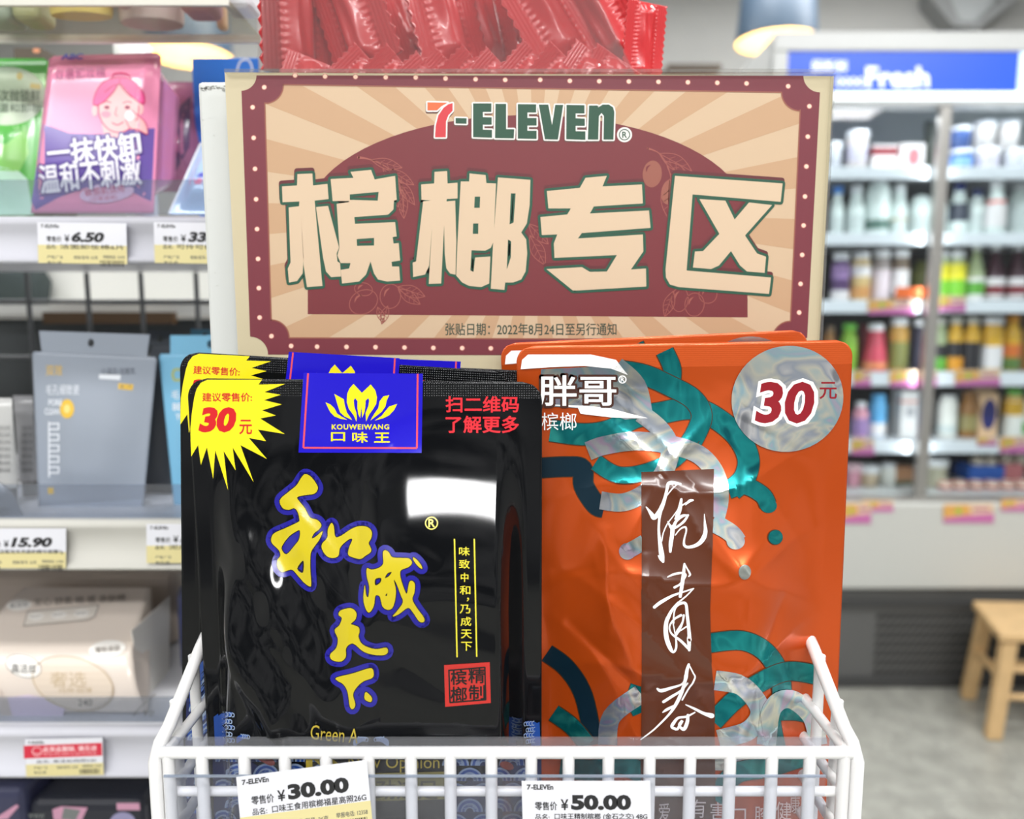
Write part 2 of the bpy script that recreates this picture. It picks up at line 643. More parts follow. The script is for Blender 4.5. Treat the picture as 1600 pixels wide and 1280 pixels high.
class Pouch:
    """a film pouch: flat heat-sealed rim, bulging body, creases; front surface y = F(x, z)"""

    def __init__(s, q, Y, D=0.02, Db=0.008, seal=0.05, top=0.12, wt=0.4, ws=0.42, gusset=True, r=0.008, lean=0.0,
                 creases=(), amp=0.0, freq=60.0, seed=0, ridge=0.0, fn=None, calm=None):
        s.Y, s.D, s.Db, s.seal, s.top, s.wt, s.ws, s.gus, s.r, s.lean = Y, D, Db, seal, top, wt, ws, gusset, r, lean
        s.cr, s.amp, s.ridge, s.fn, s.calm = [], amp, ridge, fn, calm
        rnd = random.Random(seed)
        s.waves = [(rnd.uniform(0, 2 * PI), freq * rnd.uniform(0.5, 1.6), rnd.uniform(0, 2 * PI)) for _ in range(6)]
        zb = W(*q[3], Y).z
        s.zb0 = zb
        base = lambda x, z: Y + lean * (np.asarray(z) - zb)
        s.base = base
        P = []
        for px, py in q:
            x, z = solve(np.array([px]), np.array([py]), base, Y)
            P.append((float(x[0]), float(z[0])))
        s.TL, s.TR, s.BR, s.BL = P
        s.cr = [(*s.fwd(c[0], c[1]), *s.fwd(c[2], c[3]), c[4], c[5]) for c in creases]

    def fwd(s, a, t):
        x = (s.BL[0] + (s.TL[0] - s.BL[0]) * t) * (1 - a) + (s.BR[0] + (s.TR[0] - s.BR[0]) * t) * a
        zb = s.BL[1] + (s.BR[1] - s.BL[1]) * a
        zt = s.TL[1] + (s.TR[1] - s.TL[1]) * a
        return x, zb + (zt - zb) * t

    def inv(s, x, z):
        a = np.full(np.shape(x), 0.5)
        t = a
        for _ in range(3):
            zb = s.BL[1] + (s.BR[1] - s.BL[1]) * a
            zt = s.TL[1] + (s.TR[1] - s.TL[1]) * a
            t = (z - zb) / (zt - zb)
            xl = s.BL[0] + (s.TL[0] - s.BL[0]) * t
            xr = s.BR[0] + (s.TR[0] - s.BR[0]) * t
            a = (x - xl) / (xr - xl)
        return a, t

    def env(s, a, t):
        q = np.clip((a - s.seal) / (1 - 2 * s.seal), 0, 1)
        es = sstep(np.minimum(q, 1 - q) / s.ws)
        et = sstep((1 - s.top - t) / s.wt)
        eb = 1.0 if s.gus else sstep((t - s.seal) / 0.3)
        return es, et, eb

    def h(s, x, z):
        a, t = s.inv(x, z)
        es, et, eb = s.env(a, t)
        e = es * et * eb
        if s.calm:
            c = s.calm
            bend = c[4] * np.minimum((a - c[0]) ** 2, .06)
            hh = s.D * es * sstep((1 - s.top - t - bend) / (s.wt * (1 + .55 * sstep((.56 - a) / .2)))) * eb
            quiet = 1 - np.exp(-((a - c[0]) / c[2]) ** 4 - ((t - c[1]) / c[3]) ** 4)
        else:
            hh = s.D * e
            quiet = 1.0
        h0 = hh
        soft = np.sqrt(np.clip(e, 0, 1))
        if s.amp or s.ridge:
            n = 0.0
            rg = 0.0
            wx = x + 0.006 * np.sin(70 * z + 1.0)
            wz = z + 0.006 * np.sin(60 * x + 2.0)
            for k, (ang, fq, ph) in enumerate(s.waves):
                w = np.sin((wx * math.cos(ang) + wz * math.sin(ang)) * fq + ph)
                if k % 2 == 0:
                    n = n + w
                else:
                    rg = rg + (1 - np.abs(w)) ** 3
            hh = hh + soft * (s.amp * n / 3 + s.ridge * rg / 3)
        for x0, z0, x1, z1, wd, am in s.cr:
            dx, dz = x1 - x0, z1 - z0
            L2 = dx * dx + dz * dz
            u = np.clip(((x - x0) * dx + (z - z0) * dz) / L2, 0, 1)
            dd = np.sqrt((x - x0 - u * dx) ** 2 + (z - z0 - u * dz) ** 2 + 1.4e-6)
            taper = np.clip(4 * u * (1 - u), 0.02, 1) ** 0.5
            hh = hh + am * taper * np.exp(-dd / wd) * np.clip(soft * 1.6, 0, 1)
        if s.fn is not None:
            hh = hh + s.fn(a, t) * es * (.2 + .8 * et)
        return h0 + (hh - h0) * quiet

    def F(s, x, z):
        return s.base(x, z) - s.h(np.asarray(x, float), np.asarray(z, float))

    def mesh(s, name, parent, mats, nx=60, nz=80, seal_mat=False, local=False):
        a = np.linspace(0, 1, nx)
        tt = np.linspace(0, 1, nz)
        A, T = np.meshgrid(a, tt)
        # rounded top corners: pull the sides in near the top
        H = abs(s.TL[1] - s.BL[1])
        Wd = abs(s.TR[0] - s.TL[0])
        dz = (T - 1) * H + s.r
        inset = np.where(dz > 0, s.r - np.sqrt(np.maximum(0, s.r ** 2 - np.minimum(dz, s.r) ** 2)), 0) / Wd
        A2 = inset + A * (1 - 2 * inset)
        X, Z = s.fwd(A2, T)
        Yf = s.F(X, Z)
        es, et, eb = s.env(A2, T)
        Yb = s.base(X, Z) + s.Db * np.minimum(1, es * et * eb * 1.0) + 0.0004
        Yb = np.maximum(Yb, Yf + 0.0004)
        vs = [(X[j, i], Yf[j, i], Z[j, i]) for j in range(nz) for i in range(nx)]
        vs += [(X[j, i], Yb[j, i], Z[j, i]) for j in range(nz) for i in range(nx)]
        N = nx * nz
        fs, fm = [], []
        for j in range(nz - 1):
            for i in range(nx - 1):
                k = j * nx + i
                fs.append((k, k + 1, k + nx + 1, k + nx))
                fm.append(1 if seal_mat and tt[j] > 1 - s.top * 0.72 else 0)
                fs.append((N + k, N + k + nx, N + k + nx + 1, N + k + 1))
                fm.append(0)
        ring = [i for i in range(nx)] + [j * nx + nx - 1 for j in range(1, nz)] + [N - 1 - i for i in range(1, nx)] + [j * nx for j in range(nz - 2, 0, -1)]
        for p, q in zip(ring, ring[1:] + ring[:1]):
            fs.append((p, N + p, N + q, q))
            fm.append(0)
        return link(name, vs, fs, mats, parent, fm, True)

    def root(s, name, label, cat, group=None):
        x, z = s.fwd(0.5, 0.0)
        return thing(name, label, cat, (x, float(s.base(x, z)), z), group)
# ------------------------------------------------------------------ the room
def floor_mat():
    m = M('floor_tile', (160, 160, 154), 0.35, spec=0.4)
    nt = m.node_tree
    b = nt.nodes['Principled BSDF']
    tc = nt.nodes.new('ShaderNodeTexCoord')
    base = nt.nodes.new('ShaderNodeTexNoise')
    base.inputs['Scale'].default_value = 14
    base.inputs['Detail'].default_value = 6
    r1 = nt.nodes.new('ShaderNodeValToRGB')
    r1.color_ramp.elements[0].position, r1.color_ramp.elements[0].color = 0.35, lin((138, 138, 131))
    r1.color_ramp.elements[1].position, r1.color_ramp.elements[1].color = 0.65, lin((160, 160, 152))
    vo = nt.nodes.new('ShaderNodeTexVoronoi')
    vo.inputs['Scale'].default_value = 42
    r2 = nt.nodes.new('ShaderNodeValToRGB')
    r2.color_ramp.elements[0].position, r2.color_ramp.elements[0].color = 0.16, (1, 1, 1, 1)
    r2.color_ramp.elements[1].position, r2.color_ramp.elements[1].color = 0.30, (0, 0, 0, 1)
    chip = nt.nodes.new('ShaderNodeMix')
    chip.data_type = 'RGBA'
    cc = nt.nodes.new('ShaderNodeValToRGB')
    cc.color_ramp.elements[0].color, cc.color_ramp.elements[1].color = lin((120, 120, 114)), lin((184, 183, 175))
    br = nt.nodes.new('ShaderNodeTexBrick')
    br.offset = 0.0
    br.inputs['Scale'].default_value = 1.0
    br.inputs['Brick Width'].default_value = 0.6
    br.inputs['Row Height'].default_value = 0.6
    br.inputs['Mortar Size'].default_value = 0.003
    fin = nt.nodes.new('ShaderNodeMix')
    fin.data_type = 'RGBA'
    fin.inputs['B'].default_value = lin((140, 140, 134))
    L = nt.links.new
    for n in (base, vo, br):
        L(tc.outputs['Object'], n.inputs['Vector'])
    L(base.outputs['Fac'], r1.inputs['Fac'])
    L(vo.outputs['Distance'], r2.inputs['Fac'])
    L(vo.outputs['Color'], cc.inputs['Fac'])
    L(r2.outputs['Color'], chip.inputs['Factor'])
    L(r1.outputs['Color'], chip.inputs['A'])
    L(cc.outputs['Color'], chip.inputs['B'])
    L(br.outputs['Fac'], fin.inputs['Factor'])
    L(chip.outputs['Result'], fin.inputs['A'])
    L(fin.outputs['Result'], b.inputs['Base Color'])
    return m


def slab(name, x0, x1, y0, y1, z0, z1, mat):
    b = MB()
    b.box(x0, x1, y0, y1, z0, z1)
    return structure(b.build(name, mat))


slab('floor', -3.4, 4.6, -2.6, 4.0, -0.1, 0.0, floor_mat())
slab('ceiling', -3.4, 4.6, -2.6, 4.0, 2.9, 3.0, M('ceiling_paint', (188, 188, 186), 0.8))
slab('wall_back', -3.4, 4.6, 3.9, 4.0, 0.0, 2.9, M('wall_paint', (164, 164, 161), 0.7, noise=0.02, nscale=6))
slab('wall_right', 4.5, 4.6, -2.6, 3.9, 0.0, 2.9, M('wall_paint_side', (184, 184, 181), 0.7))
slab('wall_left', -3.4, -3.3, -2.6, 3.9, 0.0, 2.9, M('wall_paint_side'))

# ------------------------------------------------------------------ drinks fridge
FY = 2.40
white_metal = M('white_powder_coat', (204, 206, 205), 0.35)
grey_metal = M('grey_sheet_metal', (92, 92, 91), 0.45)
alu = M('brushed_aluminium', (178, 176, 172), 0.38, 0.85)
dark_in = M('fridge_liner', (74, 72, 72), 0.6)
glass = clear_mat('door_glass', (246, 249, 250), 0.12, 0.02)

fx0 = W(1207, 70, FY).x
fx1 = 2.55
z_top = W(800, 55, FY).z
fr = thing('display_fridge', 'tall white open-front drinks fridge with a lit blue header sign and grey vented base', 'fridge', ((fx0 + fx1) / 2, FY + 0.3, 0))
zs = lambda py, Y=FY: W(800, py, Y).z
b = MB()
b.box(fx0, fx1, FY + 0.02, FY + 0.66, zs(780), zs(775) + 0.0)          # deck under the goods
b.box(fx0, fx1, FY + 0.60, FY + 0.66, zs(775), z_top)                  # back
b.box(fx0, fx0 + 0.045, FY, FY + 0.60, zs(778), z_top)                 # end panels
b.box(fx1 - 0.045, fx1, FY, FY + 0.60, zs(778), z_top)
b.box(fx0 + 0.045, fx1 - 0.045, FY + 0.02, FY + 0.60, z_top - 0.05, z_top)
b.build('cabinet_body', white_metal, fr, 0.006)
b = MB()
b.box(fx0 + 0.05, fx1 - 0.05, FY + 0.585, FY + 0.598, zs(775), zs(165))
b.build('back_liner', dark_in, fr)
b = MB()
b.box(fx0, fx1, FY - 0.02, FY + 0.02, zs(83), z_top + 0.005)
b.box(fx0, W(1228, 110, FY).x, FY - 0.02, FY + 0.02, zs(146), zs(83))
b.box(fx0, fx1, FY - 0.02, FY + 0.05, zs(166), zs(158))
b.build('header_frame', white_metal, fr, 0.005)
b = MB()
hx0, hx1 = W(1228, 110, FY).x, W(1587, 110, FY).x
b.box(hx0, hx1, FY - 0.012, FY + 0.03, zs(145), zs(83))
hp = b.build('header_sign', M('blue_backlit_sign', (36, 84, 200), 0.4, emit=0.55), fr)
b = MB()
b.box(hx1, fx1, FY - 0.012, FY + 0.03, zs(145), zs(83))
b.build('blank_sign', M('white_backlit_sign', (216, 236, 250), 0.4, emit=0.75), fr)
b = MB()
b.box(fx0 + 0.03, fx1, FY - 0.018, FY + 0.02, zs(158), zs(146))
b.build('light_strip', M('lit_tube', (240, 250, 255), 0.4, emit=1.6), fr)
lt = M('sign_white_letters', (240, 246, 255), 0.4, emit=0.9)
p = Print()
p.text('Fresh', (1353, 104, 1452, 137), lt, 1, bold=0.03)
p.text('oooo', (1306, 121, 1350, 135), lt, 1, bold=0.02)
p.text('超新鲜', (1268, 94, 1324, 113), lt, 1, bold=0.02)
p.build('sign_lettering', hp, flat(FY - 0.0125), FY)
# lower white apron and grey vented plinth
b = MB()
b.box(fx0, fx1, FY - 0.05, FY + 0.64, zs(922, FY - .05), zs(786, FY - .05))
b.build('white_apron', M('apron_white', (190, 191, 186), 0.4), fr, 0.01)
b = MB()
b.box(fx0, fx1, FY - 0.035, FY + 0.02, zs(786), zs(775))
b.build('front_sill', alu, fr, 0.004)
b = MB()
b.box(fx0 + 0.02, fx1 - 0.02, FY - 0.02, FY + 0.60, 0.012, zs(922, FY - .02))
b.build('plinth', grey_metal, fr)
b = MB()
b.box(fx0 + 0.02, fx1 - 0.02, FY - 0.035, FY - 0.019, zs(948, FY - .03), zs(940, FY - .03))
b.box(fx0 + 0.02, fx1 - 0.02, FY - 0.04, FY - 0.019, 0.004, 0.03)
b.build('plinth_rail', M('dark_rail', (62, 62, 62), 0.5), fr)
gx0, gx1 = W(1362, 1000, FY).x, W(1700, 1000, FY).x
b = MB()
for k in range(8):
    zc = zs(963 + k * 14.3, FY - .02)
    n = 30
    for i in range(n):
        x = gx0 + (gx1 - gx0) * i / n
        w = (gx1 - gx0) / n * 0.62
        b.hexa([(x, FY - .024, zc - .009), (x + w, FY - .024, zc - .009), (x + w + .008, FY - .024, zc + .009), (x + .008, FY - .024, zc + .009)],
               [(x, FY - .0195, zc - .009), (x + w, FY - .0195, zc - .009), (x + w + .008, FY - .0195, zc + .009), (x + .008, FY - .0195, zc + .009)])
b.build('vent_grille', M('vent_slots', (48, 47, 46), 0.6), fr)
# doors
mx = W(1457, 468, FY).x
b = MB()
b.box(mx - 0.017, mx + 0.017, FY - 0.012, FY + 0.016, zs(775), zs(166))
b.build('door_mullion', alu, fr, 0.003)
for xa, xb in ((fx0 + 0.045, mx - 0.022), (mx + 0.022, fx1 - 0.045)):
    b = MB()
    b.box(xa, xb, FY - 0.002, FY + 0.002, zs(775), zs(166))
    b.build('glass_door', glass, fr)
# shelves
RY = FY + 0.05
rows = [(262, 280), (365, 383), (470, 489), (583, 603), (691, 708)]
rail_m = M('price_rail', (224, 230, 236), 0.3)
for a, c in rows:
    b = MB()
    b.box(fx0 + 0.05, fx1 - 0.05, RY + 0.006, FY + 0.58, zs(a, RY) - 0.014, zs(a, RY))
    s = b.build('shelf', M('fridge_shelf', (200, 203, 206), 0.4), fr)
    b = MB()
    b.box(fx0 + 0.05, fx1 - 0.05, RY - 0.006, RY + 0.006, zs(c, RY), zs(a, RY) + 0.002)
    b.build('price_rail', rail_m, s, 0.002)
area_light('fridge_lamp', (1.65, FY + 0.06, zs(166) - 0.02), 1.4, 0.04, 5, aim=(1.65, FY + 0.25, 0.6), color=(0.93, 0.97, 1))
for lx, sg_ in ((fx0 + .055, 1), (mx - .02, -1), (mx + .02, 1), (mx + .75, -1)):  # added fill lights inside the door frames, to brighten the shelves
    area_light('fridge_fill_lamp', (lx, FY + 0.03, (zs(166) + zs(775)) / 2), .02, 1.0, 1.3, aim=(lx + sg_ * .3, FY + .22, (zs(166) + zs(775)) / 2), color=(0.95, 0.98, 1))

SHELF_Z = [zs(a, RY) for a, c in rows] + [zs(775) + 0.002]
ORD = ['top', 'second', 'third', 'fourth', 'fifth', 'lowest']


def bottle(row, px, w, top, cap, body, lab, desc, style='std', Yo=0.16, lab_r=(0.12, 0.55), cap_w=0.62, base=None, name='drink_bottle', cat='bottle'):
    Y = FY + Yo
    z0 = SHELF_Z[row] + 0.0005
    rx, ry, rz = ray(px, (top + rows[min(row, 4)][0]) / 2 if row < 5 else 750)
    x = float(rx * Y / ry)
    r = w / 2 / FPX * Y * 1.0
    H = W(px, top, Y).z - z0
    t = thing(name, desc, cat, (x, Y, z0), 'drinks on fridge shelf %d' % (row + 1))
    P = {
        'std': [(0.86, 0), (1, .02), (1, .60), (.93, .70), (.62, .82), (.52, .86), (.52, .90)],
        'milk': [(0.9, 0), (1, .03), (1, .48), (.9, .60), (.62, .76), (.58, .84), (.58, .88)],
        'wide': [(0.9, 0), (1, .03), (1, .66), (.97, .76), (.75, .84), (.7, .88)],
        'round': [(0.9, 0), (1, .03), (1, .70), (.92, .86), (.66, .96), (.3, .995)],
        'glass': [(0.92, 0), (1, .02), (1, .45), (.9, .56), (.55, .74), (.42, .86), (.40, .93)],
        'cone': [(0.95, 0), (1.05, .04), (1.0, .2), (.72, .70), (.60, .84), (.60, .88)],
        'waist': [(0.9, 0), (1, .03), (.98, .30), (.86, .42), (.95, .55), (.95, .68), (.62, .82), (.58, .88)],
        'can': [(0.85, 0), (1, .03), (1, .80), (.92, .86), (.92, .9)],
        'jug': [(0.95, 0), (1, .03), (1, .5), (.95, .68), (.7, .80), (.5, .86), (.5, .9)],
    }[style]
    prof = [(a * r, c * H) for a, c in P]
    b = MB()
    b.lathe(prof, (x, Y, z0), 18)
    b.build('bottle_body', body, t)
    if cap is not None:
        zc = z0 + P[-1][1] * H - 0.004
        hc = H - P[-1][1] * H + 0.004
        b = MB()
        b.lathe([(cap_w * r, 0), (cap_w * r, hc * .85), (cap_w * r * .9, hc)], (x, Y, zc), 16)
        b.build('cap', cap, t)
    if lab is not None:
        for k, (lm, l0, l1) in enumerate(lab):
            zz = [l0 + (l1 - l0) * i / 6 for i in range(7)]
            pr = []
            for q in zz:
                for (a0, c0), (a1, c1) in zip(P, P[1:]):
                    if c0 <= q <= c1:
                        pr.append(((a0 + (a1 - a0) * (q - c0) / max(1e-6, c1 - c0)) * r + 0.0007 * (k + 1), q * H))
                        break
            b = MB()
            b.lathe(pr, (x, Y, z0), 18, cap=False)
            b.build('bottle_label', lm, t)
    return t


def carton(row, px, w, top, mats, desc, depth=0.07, Yo=0.14, gable=False, name='drink_carton', cat='carton', z_off=0.0, bands=(), oval=None):
    Y = FY + Yo
    z0 = SHELF_Z[row] + 0.0005 + z_off
    rx, ry, rz = ray(px, top)
    x = float(rx * Y / ry)
    hw = w / 2 / FPX * Y
    H = W(px, top, Y).z - z0
    t = thing(name, desc, cat, (x, Y, z0), 'cartons and tubs in the fridge')
    b = MB()
    b.box(x - hw, x + hw, Y, Y + depth, z0, z0 + H * (0.88 if gable else 1))
    if gable:
        b.hexa([(x - hw, Y, z0 + H * .88), (x + hw, Y, z0 + H * .88), (x + hw, Y + depth, z0 + H * .88), (x - hw, Y + depth, z0 + H * .88)],
               [(x - hw, Y + depth * .45, z0 + H), (x + hw, Y + depth * .45, z0 + H), (x + hw, Y + depth * .55, z0 + H), (x - hw, Y + depth * .55, z0 + H)])
    b.build('carton_body', mats[0], t, 0.002)
    for m, a, c in bands:
        b = MB()
        b.box(x - hw - .0006, x + hw + .0006, Y - .0012, Y + depth * .5, z0 + H * a, z0 + H * c)
        b.build('printed_band', m, t)
    if oval:
        m, cx, cz, ra, rb = oval
        vs = [(x + hw * cx + hw * ra * math.cos(2 * PI * i / 28), Y - .0015, z0 + H * cz + H * rb * math.sin(2 * PI * i / 28)) for i in range(28)]
        link('printed_oval', vs, [list(range(28))], m, t)
    return t


def tub(row, px, w, top, body, lid, desc, Yo=0.14, z_off=0.0, band=None, lid_h=0.16, taper=0.85):
    Y = FY + Yo
    z0 = SHELF_Z[row] + 0.0005 + z_off
    rx, ry, rz = ray(px, top)
    x = float(rx * Y / ry)
    r = w / 2 / FPX * Y
    H = W(px, top, Y).z - z0
    t = thing('yogurt_tub', desc, 'tub', (x, Y, z0), 'cartons and tubs in the fridge')
    b = MB()
    b.lathe([(r * taper * .95, 0), (r * taper, .01 * H), (r * .97, H * (1 - lid_h))], (x, Y, z0), 20)
    b.build('tub_body', body, t)
    b = MB()
    b.lathe([(r, H * (1 - lid_h)), (r * 1.03, H * (1 - lid_h * .8)), (r * 1.03, H * (1 - lid_h * .15)), (r * .97, H)], (x, Y, z0), 20)
    b.build('lid', lid, t)
    if band:
        b = MB()
        k = lambda q: r * (taper + (.97 - taper) * q / (1 - lid_h)) + .0006
        b.lathe([(k(.25), H * .25), (k(.65), H * .65)], (x, Y, z0), 20, cap=False)
        b.build('tub_label', band, t)
    return t


def gm(name, rgb=(200, 200, 200), rough=0.3, **k):
    return M(name, rgb, rough, **k)


wcap = gm('cap_white', (238, 240, 242)); ncap = gm('cap_navy', (32, 46, 110)); bcap = gm('cap_blue', (70, 140, 225))
milk = gm('milk_bottle', (228, 240, 236), 0.25); mlab = gm('milk_label', (205, 216, 214)); dlab = gm('label_dark', (60, 66, 80))
ora = gm('orange_juice', (222, 150, 40)); yel = gm('yellow_juice', (226, 176, 52)); blk = gm('black_label', (40, 38, 42))
wlab = gm('label_white', (232, 228, 228)); red = gm('red_drink', (196, 62, 84)); grn = gm('green_drink', (140, 190, 60))
pur = gm('grape_drink', (92, 66, 110)); mar = gm('berry_drink', (66, 32, 46)); lemon = gm('lemon_label', (236, 226, 50))
lime = gm('lime_print', (130, 206, 60)); beige = gm('beige_drink', (212, 184, 128)); brown = gm('brown_drink', (150, 104, 52))
olive = gm('tea_drink', (128, 130, 70)); pale = gm('pale_green_drink', (170, 184, 140)); redband = gm('red_band', (226, 92, 84))
gcap = gm('green_cap', (110, 190, 70)); sky = gm('sky_blue_bottle', (92, 170, 220)); pinkb = gm('pink_body', (226, 160, 178))
lil = gm('lilac_label', (150, 120, 170)); navy = gm('navy_print', (44, 46, 108)); cream = gm('cream_body', (234, 226, 208))
navyd = gm('dark_plum_drink', (60, 58, 76)); greenlab = gm('green_label', (96, 170, 60)); dred = gm('dark_red_bottle', (130, 50, 58))

S1 = 'on the second fridge shelf'
bottle(1, 1308, 20, 292, bcap, milk, [(mlab, .1, .4)], 'milk bottle with the bright blue cap beside the sign edge, second fridge shelf', 'milk', cap_w=.7)
bottle(1, 1337, 26, 291, wcap, milk, [(mlab, .12, .42)], 'white capped milk bottle next to the blue capped one, second fridge shelf', 'milk')
bottle(1, 1371, 36, 284, wcap, milk, [(gm('leaf_mark', (90, 120, 110)), .12, .3)], 'widest milk bottle with a dark mark low on its front, second fridge shelf', 'round', cap_w=.6)
bottle(1, 1404, 27, 290, wcap, milk, [(gm('tan_line', (196, 186, 160)), .30, .36)], 'narrow necked milk bottle with a thin tan line, second fridge shelf', 'milk')
bottle(1, 1437, 30, 305, None, milk, [(mlab, .18, .5)], 'short round-shouldered milk bottle without a visible cap, second fridge shelf', 'round')
bottle(1, 1468, 24, 288, wcap, milk, [(mlab, .2, .5)], 'milk bottle half hidden behind the fridge door mullion, second fridge shelf', 'milk')
bottle(1, 1498, 28, 287, ncap, milk, [(dlab, .28, .62)], 'navy capped milk bottle with a dark printed label, second fridge shelf', 'milk')
bottle(1, 1526, 26, 297, ncap, milk, [(mlab, .1, .5)], 'shorter navy capped bottle with a clear neck, second fridge shelf', 'jug')
bottle(1, 1556, 28, 283, wcap, milk, [(redband, .58, .64), (wlab, .15, .57)], 'tall white bottle with a red band standing forward, second fridge shelf', 'milk', Yo=0.11)
bottle(1, 1590, 30, 288, wcap, milk, [(mlab, .15, .6)], 'plain white bottle just past the red-banded one, second fridge shelf', 'std')

bottle(2, 1313, 26, 395, wcap, pur, [(lil, .45, .75), (wlab, .02, .22)], 'purple grape drink with a white cap, third fridge shelf', 'wide', cap_w=.9)
bottle(2, 1344, 29, 394, wcap, beige, [(wlab, .5, .72), (gm('tan_print', (206, 150, 90)), .06, .3)], 'beige-yellow drink with a white cap, third fridge shelf', 'wide', cap_w=.85)
bottle(2, 1376, 26, 391, wcap, gm('grey_drink', (150, 140, 136)), [(gm('pale_pink_label', (220, 206, 212)), .05, .62)], 'grey drink with a long pale pink label, third fridge shelf', 'wide', cap_w=.9)
bottle(2, 1406, 26, 391, wcap, gm('brown_grey_drink', (120, 104, 88)), [(wlab, .12, .62)], 'brown drink with a square white label, third fridge shelf', 'wide', cap_w=.9)
bottle(2, 1438, 24, 402, None, olive, None, 'dim olive bottle set back behind the orange flag card, third fridge shelf', 'std', Yo=0.3)
bottle(2, 1472, 24, 393, wcap, pale, [(lemon, .42, .74), (lime, .08, .42)], 'lemon and lime labelled bottle against the mullion, third fridge shelf', 'wide', cap_w=.7)
bottle(2, 1494, 27, 392, wcap, pale, [(lemon, .42, .74), (lime, .08, .42)], 'second lemon and lime bottle, beside the clear glass one, third fridge shelf', 'wide', cap_w=.8)
bottle(2, 1524, 26, 383, wcap, pale, [(wlab, .02, .42), (greenlab, .12, .34)], 'pale green glass bottle with a white label, third fridge shelf', 'glass', cap_w=.45)
bottle(2, 1554, 28, 384, wcap, mar, [(wlab, .04, .42), (dred, .12, .28)], 'dark berry bottle beside the pale green glass one, third fridge shelf', 'glass', cap_w=.45)
bottle(2, 1588, 28, 384, wcap, mar, [(wlab, .04, .42), (dred, .12, .28)], 'dark berry bottle at the far end of its row, third fridge shelf', 'glass', cap_w=.45)

bottle(3, 1296, 18, 510, gm('brown_cap', (130, 108, 84)), brown, None, 'slim brown bottle just clear of the sign edge, fourth fridge shelf', 'std')
bottle(3, 1326, 24, 506, gcap, grn, None, 'all green bottle with a green cap, fourth fridge shelf', 'std', cap_w=.8)
bottle(3, 1349, 20, 508, dred, dred, None, 'dark red bottle behind the tapered red one, fourth fridge shelf', 'std', Yo=.26)
bottle(3, 1367, 36, 506, wcap, red, [(gm('gold_spot', (220, 140, 90)), .06, .18)], 'red drink in a bottle that flares at its foot, white cap, fourth fridge shelf', 'cone')
bottle(3, 1403, 30, 497, wcap, gm('amber_drink', (196, 150, 70)), [(olive, .02, .55)], 'amber drink with an olive lower label, fourth fridge shelf', 'wide', cap_w=.8)
bottle(3, 1437, 27, 498, wcap, navyd, None, 'dark plum drink with a silver-white cap beside the mullion, fourth fridge shelf', 'wide', cap_w=.8)
bottle(3, 1467, 23, 497, gm('clear_cap', (200, 200, 190)), pale, [(blk, .26, .5), (greenlab, .02, .25)], 'clear drink with a black and green label, fourth fridge shelf', 'std', cap_w=.75)
bottle(3, 1492, 24, 496, gm('clear_cap'), yel, [(blk, .26, .54), (ora, .02, .25)], 'yellow juice with a black and orange label, fourth fridge shelf', 'std', cap_w=.75)
bottle(3, 1518, 26, 496, gm('clear_cap'), yel, [(blk, .02, .54)], 'yellow juice with an all black label, fourth fridge shelf', 'std', cap_w=.75)
bottle(3, 1549, 31, 495, wcap, yel, [(wlab, .02, .46)], 'yellow juice with a wide white cap and white label, fourth fridge shelf', 'wide', cap_w=.95)
bottle(3, 1580, 26, 493, ora, yel, [(gm('orange_label', (206, 110, 50)), .25, .48), (gm('leaf_label', (90, 120, 60)), .02, .24)], 'yellow juice with an orange cap and fruit label, fourth fridge shelf', 'std', cap_w=.7)
bottle(3, 1603, 14, 497, brown, brown, None, 'brown bottle cut by the picture edge, fourth fridge shelf', 'std')

bottle(4, 1344, 24, 628, wcap, pinkb, [(lil, .05, .55)], 'pink and purple bottle with a white cap beside the orange pouch, fifth fridge shelf', 'std')
bottle(4, 1371, 25, 616, sky, sky, [(wlab, .0, .34)], 'sky blue bottle with a white lower half, fifth fridge shelf', 'wide', cap_w=.8)
bottle(4, 1399, 20, 614, None, gm('grey_bottle', (140, 138, 134)), None, 'dim grey bottle set back beside the white carton, fifth fridge shelf', 'std', Yo=.3)
carton(4, 1424, 27, 611, (gm('white_carton', (232, 230, 228)),), 'tall white carton with a grey ring print, fifth fridge shelf', bands=((gm('rose_print', (214, 150, 140)), .74, .80),), oval=(gm('grey_ring', (180, 180, 184)), 0, .55, .55, .12))
bottle(4, 1457, 20, 616, None, gm('grey_bottle'), None, 'dim grey bottle right behind the mullion, fifth fridge shelf', 'std', Yo=.3)
bottle(4, 1480, 28, 618, wcap, gm('white_bottle', (236, 236, 228)), [(mlab, .12, .3)], 'rounded white bottle with a wide white cap, fifth fridge shelf', 'round', cap_w=.8)
bottle(4, 1512, 28, 612, brown, brown, [(gm('khaki_label', (150, 138, 90)), .15, .5)], 'brown glass bottle with a khaki label, fifth fridge shelf', 'jug', cap_w=.6)
carton(4, 1548, 29, 608, (gm('peach_carton', (228, 190, 150)),), 'peach carton with a navy oval, fifth fridge shelf', oval=(navy, 0, .48, .8, .32), gable=True)
bottle(4, 1582, 28, 607, gcap, gm('white_bottle'), [(yel, .46, .84)], 'orange and white bottle with a green cap, fifth fridge shelf', 'wide', cap_w=.75)
bottle(4, 1604, 16, 625, wcap, gm('white_bottle'), [(greenlab, .1, .4)], 'white bottle cut by the picture edge, fifth fridge shelf', 'std')

